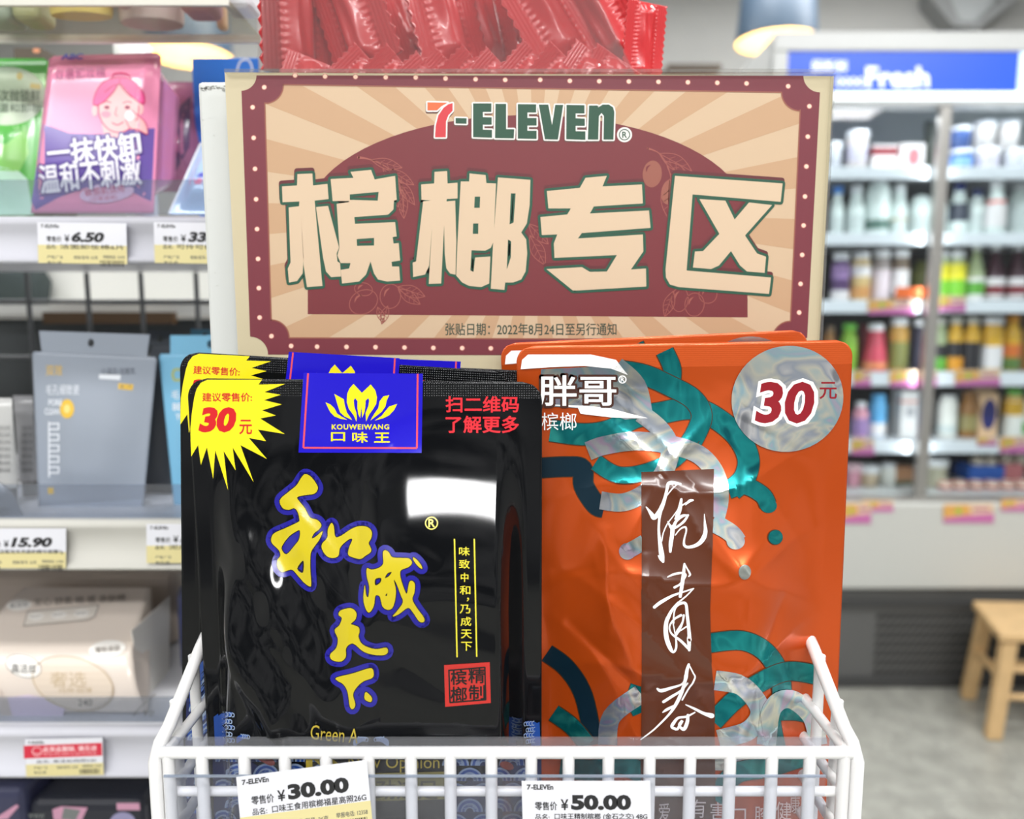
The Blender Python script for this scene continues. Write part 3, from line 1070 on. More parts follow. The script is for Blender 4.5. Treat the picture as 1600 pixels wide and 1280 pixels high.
tub(5, 1333, 25, 724, pinkb, gm('pink_lid', (238, 200, 210)), 'pink tub beside the orange pouch, lowest fridge deck', lid_h=.3)
tub(5, 1358, 30, 727, gm('brown_cream', (196, 176, 148)), wcap, 'brown and white tub between the pink tub and white bottle, lowest fridge deck', lid_h=.35)
bottle(5, 1386, 26, 724, wcap, gm('white_bottle'), None, 'small white bottle beside the brown box, lowest fridge deck', 'wide', cap_w=.85)
carton(5, 1416, 33, 731, (gm('brown_box', (168, 122, 88)),), 'brown box with a green lower strip, lowest fridge deck', bands=((gm('deep_green', (70, 92, 72)), .05, .25),), name='snack_box', cat='box')
tub(5, 1461, 39, 716, gm('cup_beige', (200, 194, 170)), wcap, 'large cup with a thick white lid beside the mullion, lowest fridge deck', band=gm('cup_print', (176, 172, 150)), lid_h=.26)
carton(5, 1494, 24, 718, (gm('dark_blue_box', (54, 62, 104)),), 'dark blue box in the shade behind the white-lidded cup, lowest fridge deck', Yo=.30, name='snack_box', cat='box')
for i, px in enumerate((1477, 1500, 1525, 1549, 1573, 1597)):
    bottle(5, px, 21, 750, None, gm('small_cream_bottle', (240, 226, 206)), [(gm('red_foil', (190, 40, 44)), .74, .97), (gm('red_foil'), .02, .28)],
           'small cream yogurt bottle with red ends in the bottom row of the lowest fridge deck', 'can', Yo=.10, name='yogurt_bottle')
zo = W(1540, 752, FY + .13).z - SHELF_Z[5]
t = carton(5, 1543, 56, 729, (gm('blue_wrap', (40, 96, 190), .25),), 'blue wrapped pack of small bottles lying on the red-ended row', z_off=zo, Yo=.13, depth=.09, name='yogurt_multipack', cat='pack')
for i, px in enumerate((1527, 1547)):
    c = W(px, 718, FY + .17)
    b = MB()
    b.lathe([(.02, 0), (.02, .018), (.012, .03), (.004, .033)], (c.x, FY + .17, W(px, 730, FY + .13).z), 14)
    b.build('bottle_top', gm('small_cream_bottle'), t)
t = carton(5, 1586, 30, 726, (gm('rose_wrap', (200, 120, 124), .25),), 'rose wrapped pack of small bottles beside the blue one', z_off=zo, Yo=.13, depth=.09, name='yogurt_multipack', cat='pack')
for i, px in enumerate((1571, 1593)):
    b = MB()
    c = W(px, 718, FY + .17)
    b.lathe([(.02, 0), (.02, .018), (.012, .03), (.004, .033)], (c.x, FY + .17, W(px, 727, FY + .13).z), 14)
    b.build('bottle_top', gm('small_cream_bottle'), t)

# top fridge shelf: tubs and cups
tub(0, 1303, 24, 224, gm('tub_grey', (196, 198, 204)), gm('tub_lid', (214, 216, 220)), 'pale grey tub beside the sign edge, top fridge shelf')
tub(0, 1340, 32, 206, gm('tub_pinkish', (206, 196, 192)), gm('tub_lid'), 'tall pale tub next to the grey one, top fridge shelf', band=gm('tub_print', (180, 176, 190)))
carton(0, 1384, 38, 226, (gm('tub_white', (214, 208, 206)),), 'white box with a dark red top band, top fridge shelf', bands=((dred, .62, .9), (gm('thin_red', (180, 90, 84)), .05, .14)), name='yogurt_box', cat='box')
carton(0, 1427, 37, 224, (gm('tub_white'),), 'white box with a round rose print, top fridge shelf', oval=(gm('rose_disc', (176, 110, 116)), .1, .55, .5, .3), bands=((gm('rose_disc'), .02, .12),), name='yogurt_box', cat='box')
tub(0, 1458, 22, 190, gm('green_grey', (130, 134, 122)), gm('green_grey'), 'dim grey-green tub behind the mullion, top fridge shelf', Yo=.3)
zz = W(1500, 236, FY + .14).z - SHELF_Z[0]
tub(0, 1502, 34, 236, gm('tub_blue', (70, 106, 176)), gm('tub_lid'), 'blue printed tub, lower of its stack, top fridge shelf', band=gm('tub_blue_print', (120, 160, 220)))
tub(0, 1500, 32, 200, gm('tub_blue_dark', (66, 88, 140)), gm('tub_lid'), 'darker blue tub stacked on the blue printed tub, top fridge shelf', z_off=zz + .001)
tub(0, 1541, 38, 234, gm('tub_white'), gm('tub_lid'), 'white tub with grey print, lower of its stack, top fridge shelf', band=gm('tub_print'))
tub(0, 1537, 34, 192, gm('tub_white2', (190, 186, 184)), gm('tub_lid'), 'white tub stacked on the grey printed tub, top fridge shelf', z_off=W(1500, 234, FY + .14).z - SHELF_Z[0] + .001)
tub(0, 1585, 38, 236, gm('tub_grey'), gm('tub_lid'), 'pale tub under the far end stack, top fridge shelf')
tub(0, 1575, 32, 190, gm('tub_white2'), gm('tub_lid'), 'pale tub topping the far end stack, top fridge shelf', z_off=W(1500, 236, FY + .14).z - SHELF_Z[0] + .001)

# promotion cards clipped to the rails
pc_or, pc_pk, pc_cream = M('promo_orange', (212, 160, 84), .5), M('promo_pink', (188, 104, 160), .5), M('promo_cream', (216, 186, 156), .5)
pc_vio = M('promo_violet', (170, 80, 140), .5)


def promo(x0, y0, x1, y1, desc, Y=FY + 0.04, flip=False):
    a, c = W((x0 + x1) / 2, y1, Y), W(x1, y0, Y)
    t = thing('promotion_card', desc, 'card', (a.x, Y, a.z), 'promotion cards on the fridge')
    A, B = W(x0, y1, Y), W(x1, y0, Y)
    b = MB()
    b.box(A.x, B.x, Y - .0006, Y + .0006, A.z, B.z)
    b.build('card', pc_cream, t)
    p = Print()
    h, w = y1 - y0, x1 - x0
    p.poly([(x0, y0 + h * .12), (x0 + w * .5, y0 + h * .05), (x0 + w * .55, y0 + h * .6), (x0, y0 + h * .75)], pc_or, 0)
    p.poly([(x0, y0 + h * .78), (x0 + w * .4, y0 + h * .62), (x1, y0 + h * .5), (x1, y1), (x0, y1)], pc_pk, 1)
    p.ellipse(x0 + w * .3, y0 + h * .4, w * .06, h * .2, M('promo_green', (150, 180, 70)), 2)
    p.stroke([(x0 + w * .6, y0 + h * .3), (x0 + w * .9, y0 + h * .3)], pc_vio, 2, w=h * .12)
    p.build('card_print', t, flat(Y - .0007), Y)
    return t


promo(1356, 468, 1430, 491, 'orange and pink promotion card under the white labelled brown drink, third fridge rail')
promo(1458, 462, 1509, 487, 'orange and pink promotion card under the lemon and lime bottles')
promo(1333, 579, 1361, 604, 'promotion card against the orange pouch on the fourth fridge rail')
promo(1390, 579, 1443, 604, 'wide promotion card under the dark plum drink on the fourth fridge rail')
promo(1452, 579, 1464, 603, 'narrow promotion card just past the mullion on the fourth fridge rail')
promo(1492, 578, 1563, 603, 'widest promotion card under the yellow juices on the fourth fridge rail')
promo(1330, 686, 1366, 711, 'promotion card beside the orange pouch on the fifth fridge rail')
promo(1527, 683, 1558, 697, 'small promotion card under the peach carton on the fifth fridge rail')
promo(1562, 682, 1606, 708, 'promotion card under the green capped bottle on the fifth fridge rail')
promo(1316, 786, 1361, 818, 'promotion card hanging on the white apron beside the orange pouch', Y=FY - .053)
promo(1347, 782, 1396, 800, 'tilted red-edged promotion card behind the apron card next to the pouch', Y=FY - .0515)
promo(1474, 787, 1553, 817, 'broad promotion card hanging on the white apron above the grille', Y=FY - .053)
promo(1564, 780, 1608, 799, 'promotion card on the fridge sill cut by the picture edge', Y=FY - .053)
A, B = W(1399, 466, FY + .032), W(1447, 449, FY + .032)
t = thing('flag_card', 'plain orange-red flag card under the white labelled brown drink', 'card', ((A.x + B.x) / 2, FY + .032, A.z))
b = MB()
b.hexa([(A.x, FY + .0318, A.z), (B.x - .01, FY + .0318, A.z), (B.x, FY + .0318, B.z), (A.x, FY + .0318, B.z)],
       [(A.x, FY + .0326, A.z), (B.x - .01, FY + .0326, A.z), (B.x, FY + .0326, B.z), (A.x, FY + .0326, B.z)])
b.build('card', M('flag_orange', (232, 106, 40), .5), t)
b = MB()
b.box((A.x + B.x) / 2 - .002, (A.x + B.x) / 2 + .002, FY + .0326, FY + .045, A.z - .02, A.z + .02)
b.build('clip', M('clip_clear', (220, 220, 220), .3), t)

# ------------------------------------------------------------------ low wooden stool
ws = M('stool_wood', (204, 170, 122), 0.5, noise=0.10, nscale=30)
z_s = 0.315
A, Bk = onz(1563, 990, z_s), onz(1519, 938, z_s)
d = (Bk - A)
d.z = 0
e = Vector((1, -.06, 0)).normalized()
n_ = d.normalized()
st = thing('wooden_stool', 'low pale wooden stool on the tiled floor in front of the grey fridge grille', 'stool', tuple(A + e * .19 + n_ * .13 - Vector((0, 0, z_s))))
Wd, Dp = 0.36, d.length
q = lambda u, v, z: tuple(A + e * u + n_ * v + Vector((0, 0, z - z_s)))
b = MB()
b.hexa([q(0, 0, z_s - .028), q(Wd, 0, z_s - .028), q(Wd, Dp, z_s - .028), q(0, Dp, z_s - .028)], [q(0, 0, z_s), q(Wd, 0, z_s), q(Wd, Dp, z_s), q(0, Dp, z_s)])
b.build('seat', ws, st, 0.008, 3)
feet = {}
for u, v in ((.035, .03), (.035, Dp - .03), (Wd - .035, .03), (Wd - .035, Dp - .03)):
    su, sv = (-.03 if u < .1 else .03), (-.02 if v < .1 else .02)
    b = MB()
    h = .021
    bot = [q(u + su + i * h, v + sv + j * h, 0.001) for i, j in ((-1, -1), (1, -1), (1, 1), (-1, 1))]
    top = [q(u + i * h, v + j * h, z_s - .029) for i, j in ((-1, -1), (1, -1), (1, 1), (-1, 1))]
    b.hexa(bot, top)
    b.build('leg', ws, st, 0.004)
    feet[(u > .1, v > .1)] = (u, v, su, sv)
at = lambda k, z: (lambda f: Vector(q(f[0] + f[2] * (1 - z / z_s), f[1] + f[3] * (1 - z / z_s), z)))(feet[k])
for a_, c_, z in (((0, 0), (0, 1), .165), ((0, 0), (1, 0), .12), ((0, 0), (1, 0), .20), ((0, 1), (1, 1), .12), ((1, 0), (1, 1), .165)):
    k1, k2 = (bool(a_[0]), bool(a_[1])), (bool(c_[0]), bool(c_[1]))
    b = MB()
    b.tube([at(k1, z), at(k2, z)], .010, 8)
    b.build('stretcher', ws, st)

# ------------------------------------------------------------------ pendant lamps over the far aisle, wall cabinet, ceiling vent
shade_o = M('shade_blue_grey', (62, 80, 98), 0.5)
shade_i = M('shade_lit_lining', (255, 226, 150), 0.6, emit=0.65)


def pendant(px, py, Y, w, label):
    c = W(px, py, Y)
    r = w / 2 / FPX * Y
    t = thing('pendant_lamp', label, 'lamp', (c.x, Y, c.z), 'blue-grey pendant lamps')
    b = MB()
    b.lathe([(r, 0), (r * .86, r * 1.6), (r * .84, r * 1.62), (.03, r * 1.7)], c, 40, cap=False)
    b.build('lamp_shade', shade_o, t)
    b = MB()
    b.lathe([(r * .985, .0005), (r * .84, r * 1.55), (.03, r * 1.62)], c, 40, cap=False)
    b.build('shade_lining', shade_i, t)
    b = MB()
    b.lathe([(.01, r * .7), (.035, r * .8), (.045, r * 1.0), (.03, r * 1.25), (.02, r * 1.62)], c, 20)
    b.build('bulb', M('lamp_glow', (255, 244, 214), .4, emit=2.0), t)
    b = MB()
    b.tube([(c.x, Y, c.z + r * 1.66), (c.x, Y, 2.9)], .006, 8)
    b.build('cord', M('black_cord', (30, 30, 30)), t)
    l = bpy.data.lights.new('lamp_bulb_light', 'POINT')
    l.energy, l.color, l.shadow_soft_size = 5, (1, .86, .6), .05
    lo = bpy.data.objects.new('lamp_bulb_light', l)
    lo.location = (c.x, Y, c.z + r * .45)
    COL.objects.link(lo)
    return t


pendant(1213, 66, 3.25, 118, 'blue-grey pendant lamp hanging behind the fridge header')
pendant(296, 88, 3.25, 124, 'pendant lamp with a pale yellow lining seen above the blue box and pink packs')

A = W(1046, 101, 3.0)
B = W(1122, 115, 3.0)
t = thing('wall_cabinet', 'brown wooden cabinet whose top edge shows just above the sign', 'cabinet', ((A.x + B.x) / 2, 3.2, 0))
b = MB()
b.box(A.x, B.x, 3.0, 3.35, 0.06, A.z - .02)
b.build('body', M('cabinet_brown', (122, 104, 88), .5), t)
b = MB()
b.box(A.x - .01, B.x + .01, 2.99, 3.36, A.z - .02, A.z)
b.build('top', M('cabinet_top', (96, 84, 72), .5), t)
b = MB()
b.box(A.x + .01, B.x - .01, 3.01, 3.34, 0, .06)
b.build('base', M('cabinet_base', (60, 52, 46), .5), t)

# trapezoid air duct outlet on the far wall
vy = 3.885
out = [(1456, 0), (1491, 41), (1529, 45), (1590, 0), (1590, -60), (1456, -60)]
ins = [(1486, 0), (1500, 33), (1527, 33), (1560, 0), (1560, -40), (1486, -40)]
t = thing('air_vent', 'grey hopper-shaped air vent high on the far grey wall', 'vent', tuple(W(1520, 20, vy)))
b = MB()
n = len(out)
of = [tuple(W(x, y, vy - .10)) for x, y in out]
inn = [tuple(W(x, y, vy - .10)) for x, y in ins]
ob = [tuple(W(x, y, vy - .10) + Vector((0, .114, 0))) for x, y in out]
for i in range(n):
    j = (i + 1) % n
    b.add([of[i], of[j], inn[j], inn[i]], [(0, 1, 2, 3)])
    b.add([of[i], of[j], ob[j], ob[i]], [(3, 2, 1, 0)])
b.build('vent_frame', M('vent_dark', (132, 134, 134), .6), t)
b = MB()
b.add([(v[0], v[1] + .02, v[2]) for v in inn], [tuple(range(n))])
b.build('vent_plate', M('vent_light', (168, 172, 173), .6), t)
# ------------------------------------------------------------------ shelving at the side of the stand
LY = 0.53
sx0, sx1 = -0.62, -0.166
shelf_w = M('shelf_white', (206, 206, 210), 0.35)
rail_w = M('ticket_rail', (204, 204, 212), 0.25)
rail_cream = M('ticket_rail_cream', (208, 206, 198), 0.25)
clear_guard = clear_mat('clear_guard', (222, 226, 232), 0.10, 0.03, haze=0.06)
gond = thing('shelving_unit', 'white metal shelving with ticket rails and a grey wire grid back', 'shelves', ((sx0 + sx1) / 2, LY + .2, 0))
rails = [(338, 412), (812, 890), (1138, 1213)]
RAILZ = []
for k, (a, c) in enumerate(rails):
    z1, z0 = W(150, a, LY).z, W(150, c, LY).z
    RAILZ.append((z0, z1))
    b = MB()
    b.box(sx0, sx1, LY + .006, 0.80, z1 - .022, z1 - .002)
    s = b.build('shelf_board', shelf_w, gond, .001)
    # curved ticket rail: rolled lip above, face, rolled lip below
    prof = [(LY + .006, z1 - .0005), (LY + .001, z1), (LY - .003, z1 - .002), (LY - .002, z1 - .006), (LY + .0005, z1 - .010), (LY + .002, (z0 + z1) / 2),
            (LY + .0005, z0 + .006), (LY - .003, z0 + .003), (LY - .003, z0 + .0006), (LY + .006, z0)]
    b = MB()
    m = len(prof)
    for x in (sx0, sx1):
        b.v += [(x, y, z) for y, z in prof]
    for i in range(m - 1):
        b.f.append([i, m + i, m + i + 1, i + 1]); b.m.append(0); b.s.append(True)
    b.f.append(list(range(m))[::-1]); b.m.append(0); b.s.append(False)
    b.f.append(list(range(m, 2 * m))); b.m.append(0); b.s.append(False)
    b.build('ticket_rail', rail_cream if k == 1 else rail_w, s)
# clear front guards on the shelves
for k, (y0, y1) in enumerate(((281, 338), (757, 812), (1089, 1138))):
    za, zb = W(150, y1, LY + .012).z + .0006, W(150, y0, LY + .012).z
    b = MB()
    b.box(sx0, sx1, LY + .0115, LY + .0125, za, zb)
    b.build('clear_guard', clear_guard, gond)
# bottom shelf deck (goods below the last rail stand on it)
zd = RAILZ[2][0] - .10
b = MB()
b.box(sx0, sx1, LY + .006, .80, zd - .02, zd)
b.build('shelf_board', shelf_w, gond)
b = MB()
b.box(sx0, sx1, LY - .002, LY + .006, zd - .035, zd + .003)
b.build('ticket_rail', rail_w, gond)
b = MB()
b.box(sx0, sx1, LY + .05, .80, 0, .10)
b.build('kick_plate', M('kick_grey', (120, 120, 120)), gond)
GY = .805
wire_g = M('grid_wire_grey', (96, 98, 100), 0.4, 0.3)
zt_grid = RAILZ[0][1] - .0225
b = MB()
for x in (sx0 + .008, sx1 - .008):
    b.box(x - .012, x + .012, GY + .006, GY + .03, 0, zt_grid)
b.build('upright_post', M('post_grey', (110, 112, 114), .4), gond)
vx = [W(px, 470, GY).x for px in (-311, -222, -133, -44, 45, 138, 222, 308)]
for i, x in enumerate(vx):
    if x > sx0:
        b = MB()
        b.tube([(x, GY, .1), (x, GY, zt_grid)], .0026, 8)
        b.build('grid_wire', wire_g, gond)
zz = W(100, 471, GY).z
step = zz - W(100, 559, GY).z
for k in range(-1, 8):
    b = MB()
    b.tube([(sx0, GY + .004, zz - k * step), (sx1, GY + .004, zz - k * step)], .0022, 8)
    b.build('grid_wire', wire_g, gond)
# the dark back of the neighbouring run behind the grid
t = thing('neighbour_shelf', 'white-topped dark shelf run seen through the wire grid', 'shelves', (-.4, 1.1, 0))
b = MB()
b.box(-.9, -.24, .92, 1.35, 0, W(100, 500, .92).z)
b.build('dark_back', M('dark_back', (64, 68, 70), .6), t)
b = MB()
b.box(-.9, -.24, .90, 1.37, W(100, 492, .90).z, W(100, 476, .90).z)
b.build('top_ledge', M('ledge_grey', (206, 206, 202), .4), t)
b = MB()
b.box(W(52, 450, 1.0).x, -.235, 1.0, 1.33, W(100, 476, 1.0).z + .002, W(100, 400, 1.0).z)
b.build('white_box_row', M('ledge_white', (226, 226, 220), .5), t)
b = MB()
b.v = []
b.lathe([(.05, 0), (.055, .03), (.04, .06), (.02, .075)], W(5, 478, .97) + Vector((0, 0, .002)), 18)
b.build('dark_bag', M('dark_cloth', (54, 64, 64), .8), t)
tray = M('tray_dark', (84, 78, 72), .5)
b = MB()
b.box(W(150, 488, 1.0).x, W(330, 488, 1.0).x, .885, .897, W(100, 506, .885).z, W(100, 488, .885).z)
b.build('brown_strip', M('brown_strip', (88, 66, 44), .5), t)

# ------------------------------------------------------------------ tickets
ink = M('ticket_ink', (34, 34, 36), .6)
inkg = M('ticket_ink_grey', (84, 84, 84), .6)
t_white, t_yel = M('ticket_white', (222, 222, 228), .5), M('ticket_yellow', (218, 206, 150), .5)


def ticket(quad, Y, price, name_txt, label, w=200, h=125, ysplit=60, shear=0.0, extra=('规格/型号: 26克', '举报电话: 12358'), stock=False, F=None, logo_ink=None):
    tl, tr, bl = quad
    tf = quad_tf(tl, tr, bl, w, h)
    F = F or flat(Y)
    P = tf(np.array([(0, 0), (w, 0), (w, h), (0, h)], float))
    xs, zs_ = solve(P[:, 0], P[:, 1], F, Y)
    ys = F(xs, zs_)
    t = thing('price_ticket', label, 'price tag', (float(xs.mean()), float(ys.mean()), float(zs_.min())), 'paper price tickets')
    fr_ = [(float(x), float(y), float(z)) for x, y, z in zip(xs, ys, zs_)]
    b = MB()
    b.hexa([fr_[3], fr_[2], fr_[1], fr_[0]], [(x, y + .0003, z) for x, y, z in (fr_[3], fr_[2], fr_[1], fr_[0])])
    b.build('card', t_white, t)
    p = Print(tf)
    p.poly([(0, ysplit), (w, ysplit), (w, h), (0, h)], t_yel, 0)
    p.build('yellow_field', t, F, Y, eps=.00005)
    p = Print(tf)
    p.text('7', (8, 5, 14, 13), ink, 1, bold=.03)
    p.text('-ELEVEn', (14.5, 5, 49, 13), ink, 1, bold=.035)
    if stock:
        p.poly([(-4, 17), (w - 2, 14), (w - 2, 50), (-4, 53)], M('ticket_red', (206, 44, 66), .5), 1)
        wi = M('ticket_pale', (246, 222, 224), .5)
        p.text('此货品暂缺, 请见谅', (46, 21, 184, 36), wi, 2, bold=.02)
        p.text('Sorry this item is out of stock', (46, 39, 184, 46), wi, 2)
        p.stroke([(30 + 12 * math.cos(a * PI / 8), 34 + 12 * math.sin(a * PI / 8)) for a in range(16)], wi, 2, w=1.5, closed=True)
        p.stroke([(22, 37), (30, 41), (38, 37)], wi, 2, w=1.5)
        p.text(name_txt, (28, 58, 182, 67), ink, 1, bold=.01)
    else:
        p.text('零售价', (20, 32, 54, 45), ink, 1, bold=.02)
        p.text('¥', (60, 28, 72, 45), ink, 1, bold=.02)
        p.text(price, (76, 21, 76 + 19.5 * len(price) - 4, 45), ink, 1, bold=.055, shear=shear)
        p.text('品名:', (20, 51, 42, 61), ink, 1, bold=.02)
        p.text(name_txt, (50, 50, 194, 61), ink, 1, bold=.02)
    yy = 76
    p.text('产地:广东', (20, yy, 56, yy + 8), inkg, 1, bold=.02)
    p.text(extra[0], (80, yy, 134, yy + 8), inkg, 1, bold=.02)
    p.text(extra[1], (146, yy - 2, 194, yy + 6), inkg, 1, bold=.02)
    p.text('单位:袋', (20, yy + 13, 52, yy + 21), inkg, 1, bold=.02)
    x = 138.0
    rnd = random.Random(len(price) * 7 + int(tl[0]))
    while x < 192:
        bw = rnd.choice((.8, 1.3, 2.0))
        p.poly([(x, yy + 10), (x + bw, yy + 10), (x + bw, yy + 24), (x, yy + 24)], ink, 1)
        x += bw + rnd.choice((.8, 1.2, 1.8))
    p.build('ticket_print', t, F, Y, eps=.00005)
    return t


TY = LY - .0045
ticket(((58, 347), (197, 349), (60, 411)), TY, '6.50', '洁面卸妆棉6片', 'price ticket reading 6.50 under the pink cotton pack', h=94, ysplit=52, shear=.2)
ticket(((240, 347), (379, 349), (242, 411)), TY, '33.00', '可伶可俐魔力贴', 'price ticket starting 33 half hidden by the white board', h=94, ysplit=52, shear=.2)
ticket(((-36, 826), (103, 826), (-36, 888)), TY, '15.90', '洁面泡沫洗面奶精华面膜7g', 'price ticket reading 15.90 on the cream rail', h=94, ysplit=56, shear=.2)
ticket(((229, 819), (368, 819), (229, 880)), TY, '15.90', '泥膜白茶面膜', 'price ticket starting 15 half hidden by the black pouch', h=94, ysplit=52, shear=.2)
ticket(((39, 1156), (160, 1153), (41, 1214)), TY, '', '品名: 高洁丝纯棉240', 'price ticket with a red out-of-stock band under the beige pads', h=104, ysplit=70, stock=True)

# ------------------------------------------------------------------ goods on the shelves
film = dict(rough=.22, coat=.35)


def pack(q, Y, name, label, cat, mats, nx=40, nz=50, seal_mat=False, group=None, **k):
    P = Pouch(q, Y, **k)
    r = P.root(name, label, cat, group)
    P.mesh('film_body', r, mats, nx, nz, seal_mat)
    return P, r


# green mask pouch
P, r = pack([(-70, 92), (76, 91), (52, 337), (-70, 337)], .60, 'face_mask_pouch', 'green face mask pouch with a pale disc beside the pink cotton pack', 'pouch',
            [M('green_film', (86, 182, 76), **film)], D=.014, Db=.01, lean=.15, seed=3, amp=.002, freq=50, r=.004, gusset=False)
p = Print()
p.ellipse(10, 150, 62, 46, M('disc_pale', (186, 206, 184), .3), 0)
dk = M('dark_green_ink', (66, 88, 70), .4)
p.text('次抛锁鲜', (-1, 140, 63, 159), dk, 1, bold=.005)
p.text('温和卸妆', (-2, 162, 65, 176), dk, 1, bold=.005)
p.ellipse(31, 119, 5, 6, M('gold_badge', (190, 176, 100), .3), 1)
p.poly([(48, 130), (64, 132), (63, 140), (47, 138)], M('gold_badge'), 1)
p.poly([(-70, 262), (-20, 255), (30, 268), (43, 280), (52, 336), (-70, 336)], M('mint_film', (190, 232, 206), **film), 0, smooth=False)
p.poly([(-70, 230), (10, 225), (40, 200), (45, 240), (30, 268), (-70, 262)], M('leaf_film', (140, 212, 110), **film), 0)
p.text('冷敷', (20, 195, 46, 216), M('pale_green_ink', (160, 222, 150), .4), 1)
p.build('pouch_print', r, P.F, P.Y, step=8, curved=True, eps=.00015)

# pink cotton pads
P, r = pack([(77, 88), (252, 82), (240, 333), (48, 333)], .565, 'cotton_pad_pack', 'pink and purple cotton pad pack printed with a woman in a pink towel', 'pack',
            [M('pink_film', (238, 150, 186), **film)], D=.010, Db=.052, ws=.10, wt=.14, top=.03, seal=.01, r=.003, lean=.12, seed=5, amp=.0012, freq=60, gusset=False)
pk = M('woman_outline', (206, 44, 100), .3)
skin_p, hair_p, vio = M('printed_skin', (246, 190, 190), .3), M('printed_towel', (236, 92, 158), .3), M('violet_film', (112, 92, 168), **film)
t1 = frame_tf(0, 0, 3.047)
p = Print(t1)
p.poly([(205, 590), (330, 635), (480, 640), (600, 620), (740, 610), (720, 960), (560, 880), (420, 890), (280, 940), (170, 1000), (150, 960)], vio, 0)
p.poly([(485, 590), (500, 660), (590, 655), (600, 590)], skin_p, 1)
p.ellipse(566, 515, 96, 116, skin_p, 2)
p.ellipse(452, 528, 14, 26, skin_p, 2)
p.ellipse(668, 520, 14, 26, skin_p, 2)
p.stroke([(470 + 96 + 96 * math.cos(a), 515 + 116 * math.sin(a)) for a in np.linspace(-.1, PI + .1, 14)], pk, 3, w=5)
p.poly([(448, 500), (455, 450), (490, 395), (550, 372), (610, 375), (660, 410), (686, 460), (680, 495), (640, 470), (600, 430), (570, 400), (540, 440), (490, 490)], hair_p, 4, smooth=True)
p.outline([(448, 500), (455, 450), (490, 395), (550, 372), (610, 375), (660, 410), (686, 460), (680, 495), (640, 470), (600, 430), (570, 400), (540, 440), (490, 490)], 5, pk, 5, smooth=True)
p.stroke([(530, 380), (545, 355), (580, 350), (615, 360), (625, 380)], pk, 5, w=5)
p.stroke([(500, 440), (540, 410), (575, 402)], pk, 5, w=4)
p.stroke([(575, 375), (572, 402), (600, 440), (630, 465)], pk, 5, w=4)
for ex in (510, 608):
    p.ellipse(ex, 512, 13, 9, M('printed_eye', (150, 60, 90), .3), 4)
    p.stroke([(ex - 22, 492), (ex, 484), (ex + 20, 490)], pk, 4, w=4)
p.stroke([(558, 510), (550, 545), (562, 552)], pk, 4, w=3)
p.stroke([(535, 585), (560, 596), (588, 582)], pk, 4, w=5)
p.ellipse(505, 545, 24, 16, M('printed_blush', (240, 150, 170), .3), 3)
p.poly([(600, 560), (625, 530), (650, 545), (690, 585), (700, 640), (660, 620), (620, 610)], skin_p, 5, smooth=True)
p.outline([(600, 560), (625, 530), (650, 545), (690, 585), (700, 640), (660, 620), (620, 610)], 4, pk, 6, smooth=True)
p.ellipse(618, 552, 22, 24, M('printed_pad', (250, 236, 240), .3), 7)
p.build('woman_print', r, P.F, P.Y, step=10, curved=True, eps=.00015)
p = Print(t1)
wh, vs_ = M('white_ink', (246, 244, 250), .35), M('violet_shadow_ink', (84, 62, 140), .35)
for s, bx in (('一抹快卸', (228, 652, 668, 770)), ('温和不刺激', (192, 765, 668, 900))):
    p.text_outline(s, bx, 16, vs_, 7, bold=.025, rot=-.10)
    p.text(s, bx, wh, 8, bold=.025, rot=-.10)
p.ellipse(510, 918, 130, 46, M('lilac_oval', (222, 190, 220), .35), 7, rot=-.12)
p.text('敏感肌适用', (405, 888, 592, 925), M('crimson_ink', (190, 50, 100), .35), 8, rot=-.12, bold=.01)
p.text('(日常适用)', (430, 930, 560, 960), M('crimson_ink'), 8, rot=-.1)
p.text('双层卸妆棉', (262, 328, 502, 378), M('mauve_ink', (180, 110, 150), .35), 8, rot=-.06)
p.text('ABC', (292, 256, 400, 284), M('blue_ink', (60, 70, 190), .35), 8, bold=.03, shear=.2)
p.build('pack_lettering', r, P.F, P.Y, step=10, curved=True, eps=.00015)

P, r = pack([(258, 128), (322, 128), (330, 300), (240, 300)], .64, 'cotton_pad_pack', 'mauve cotton pad pack slumped behind the pink and purple one', 'pack',
            [M('mauve_film', (176, 112, 146), **film)], D=.016, Db=.03, lean=.1, seed=8, amp=.004, freq=70, r=.004, top=.04, gusset=False)
p = Print()
p.poly([(282, 165), (298, 150), (296, 230), (262, 290), (256, 250)], M('plum_film', (104, 78, 112), **film), 0)
p.build('pack_print', r, P.F, P.Y, step=8, curved=True, eps=.00015)

q = lambda x, y, Y: tuple(W(x, y, Y))
t = thing('blue_box', 'bright blue carton standing behind the top of the white board', 'box', tuple(W(360, 330, .63)))
b = MB()
zf = RAILZ[0][1] + .0005
x0, x1 = W(304, 200, .64).x, W(414, 200, .64).x
z1 = W(350, 90, .64).z
b.box(x0, x1, .64, .70, zf, z1)
b.build('carton', M('blue_carton', (44, 124, 222), .35), t, .001)
p = Print()
p.stroke([(370, 112), (376, 96), (388, 94), (394, 106), (392, 114)], M('carton_white', (222, 232, 244), .4), 0, w=3)
p.build('carton_print', t, flat(.6399), .64)

P, r = pack([(312, 222), (352, 222), (352, 336), (262, 336)], .575, 'clear_pouch', 'clear pouch of pale blue sheets leaning by the pink pack, above the 33 ticket', 'pouch',
            [M('ice_film', (176, 206, 240), .15, coat=.5)], D=.008, Db=.02, lean=.25, seed=9, amp=.001, r=.002, top=.02, gusset=False)
p = Print()
p.stroke([(314, 224), (264, 334)], M('film_edge', (236, 240, 246), .2), 0, w=3)
p.poly([(297, 280), (330, 278), (330, 288), (296, 288)], M('pink_ink', (226, 110, 160), .4), 0)
p.poly([(306, 272), (330, 266), (330, 277), (308, 277)], M('blue_ink'), 0)
p.build('pouch_print', r, P.F, P.Y, step=8, curved=True, eps=.00015)

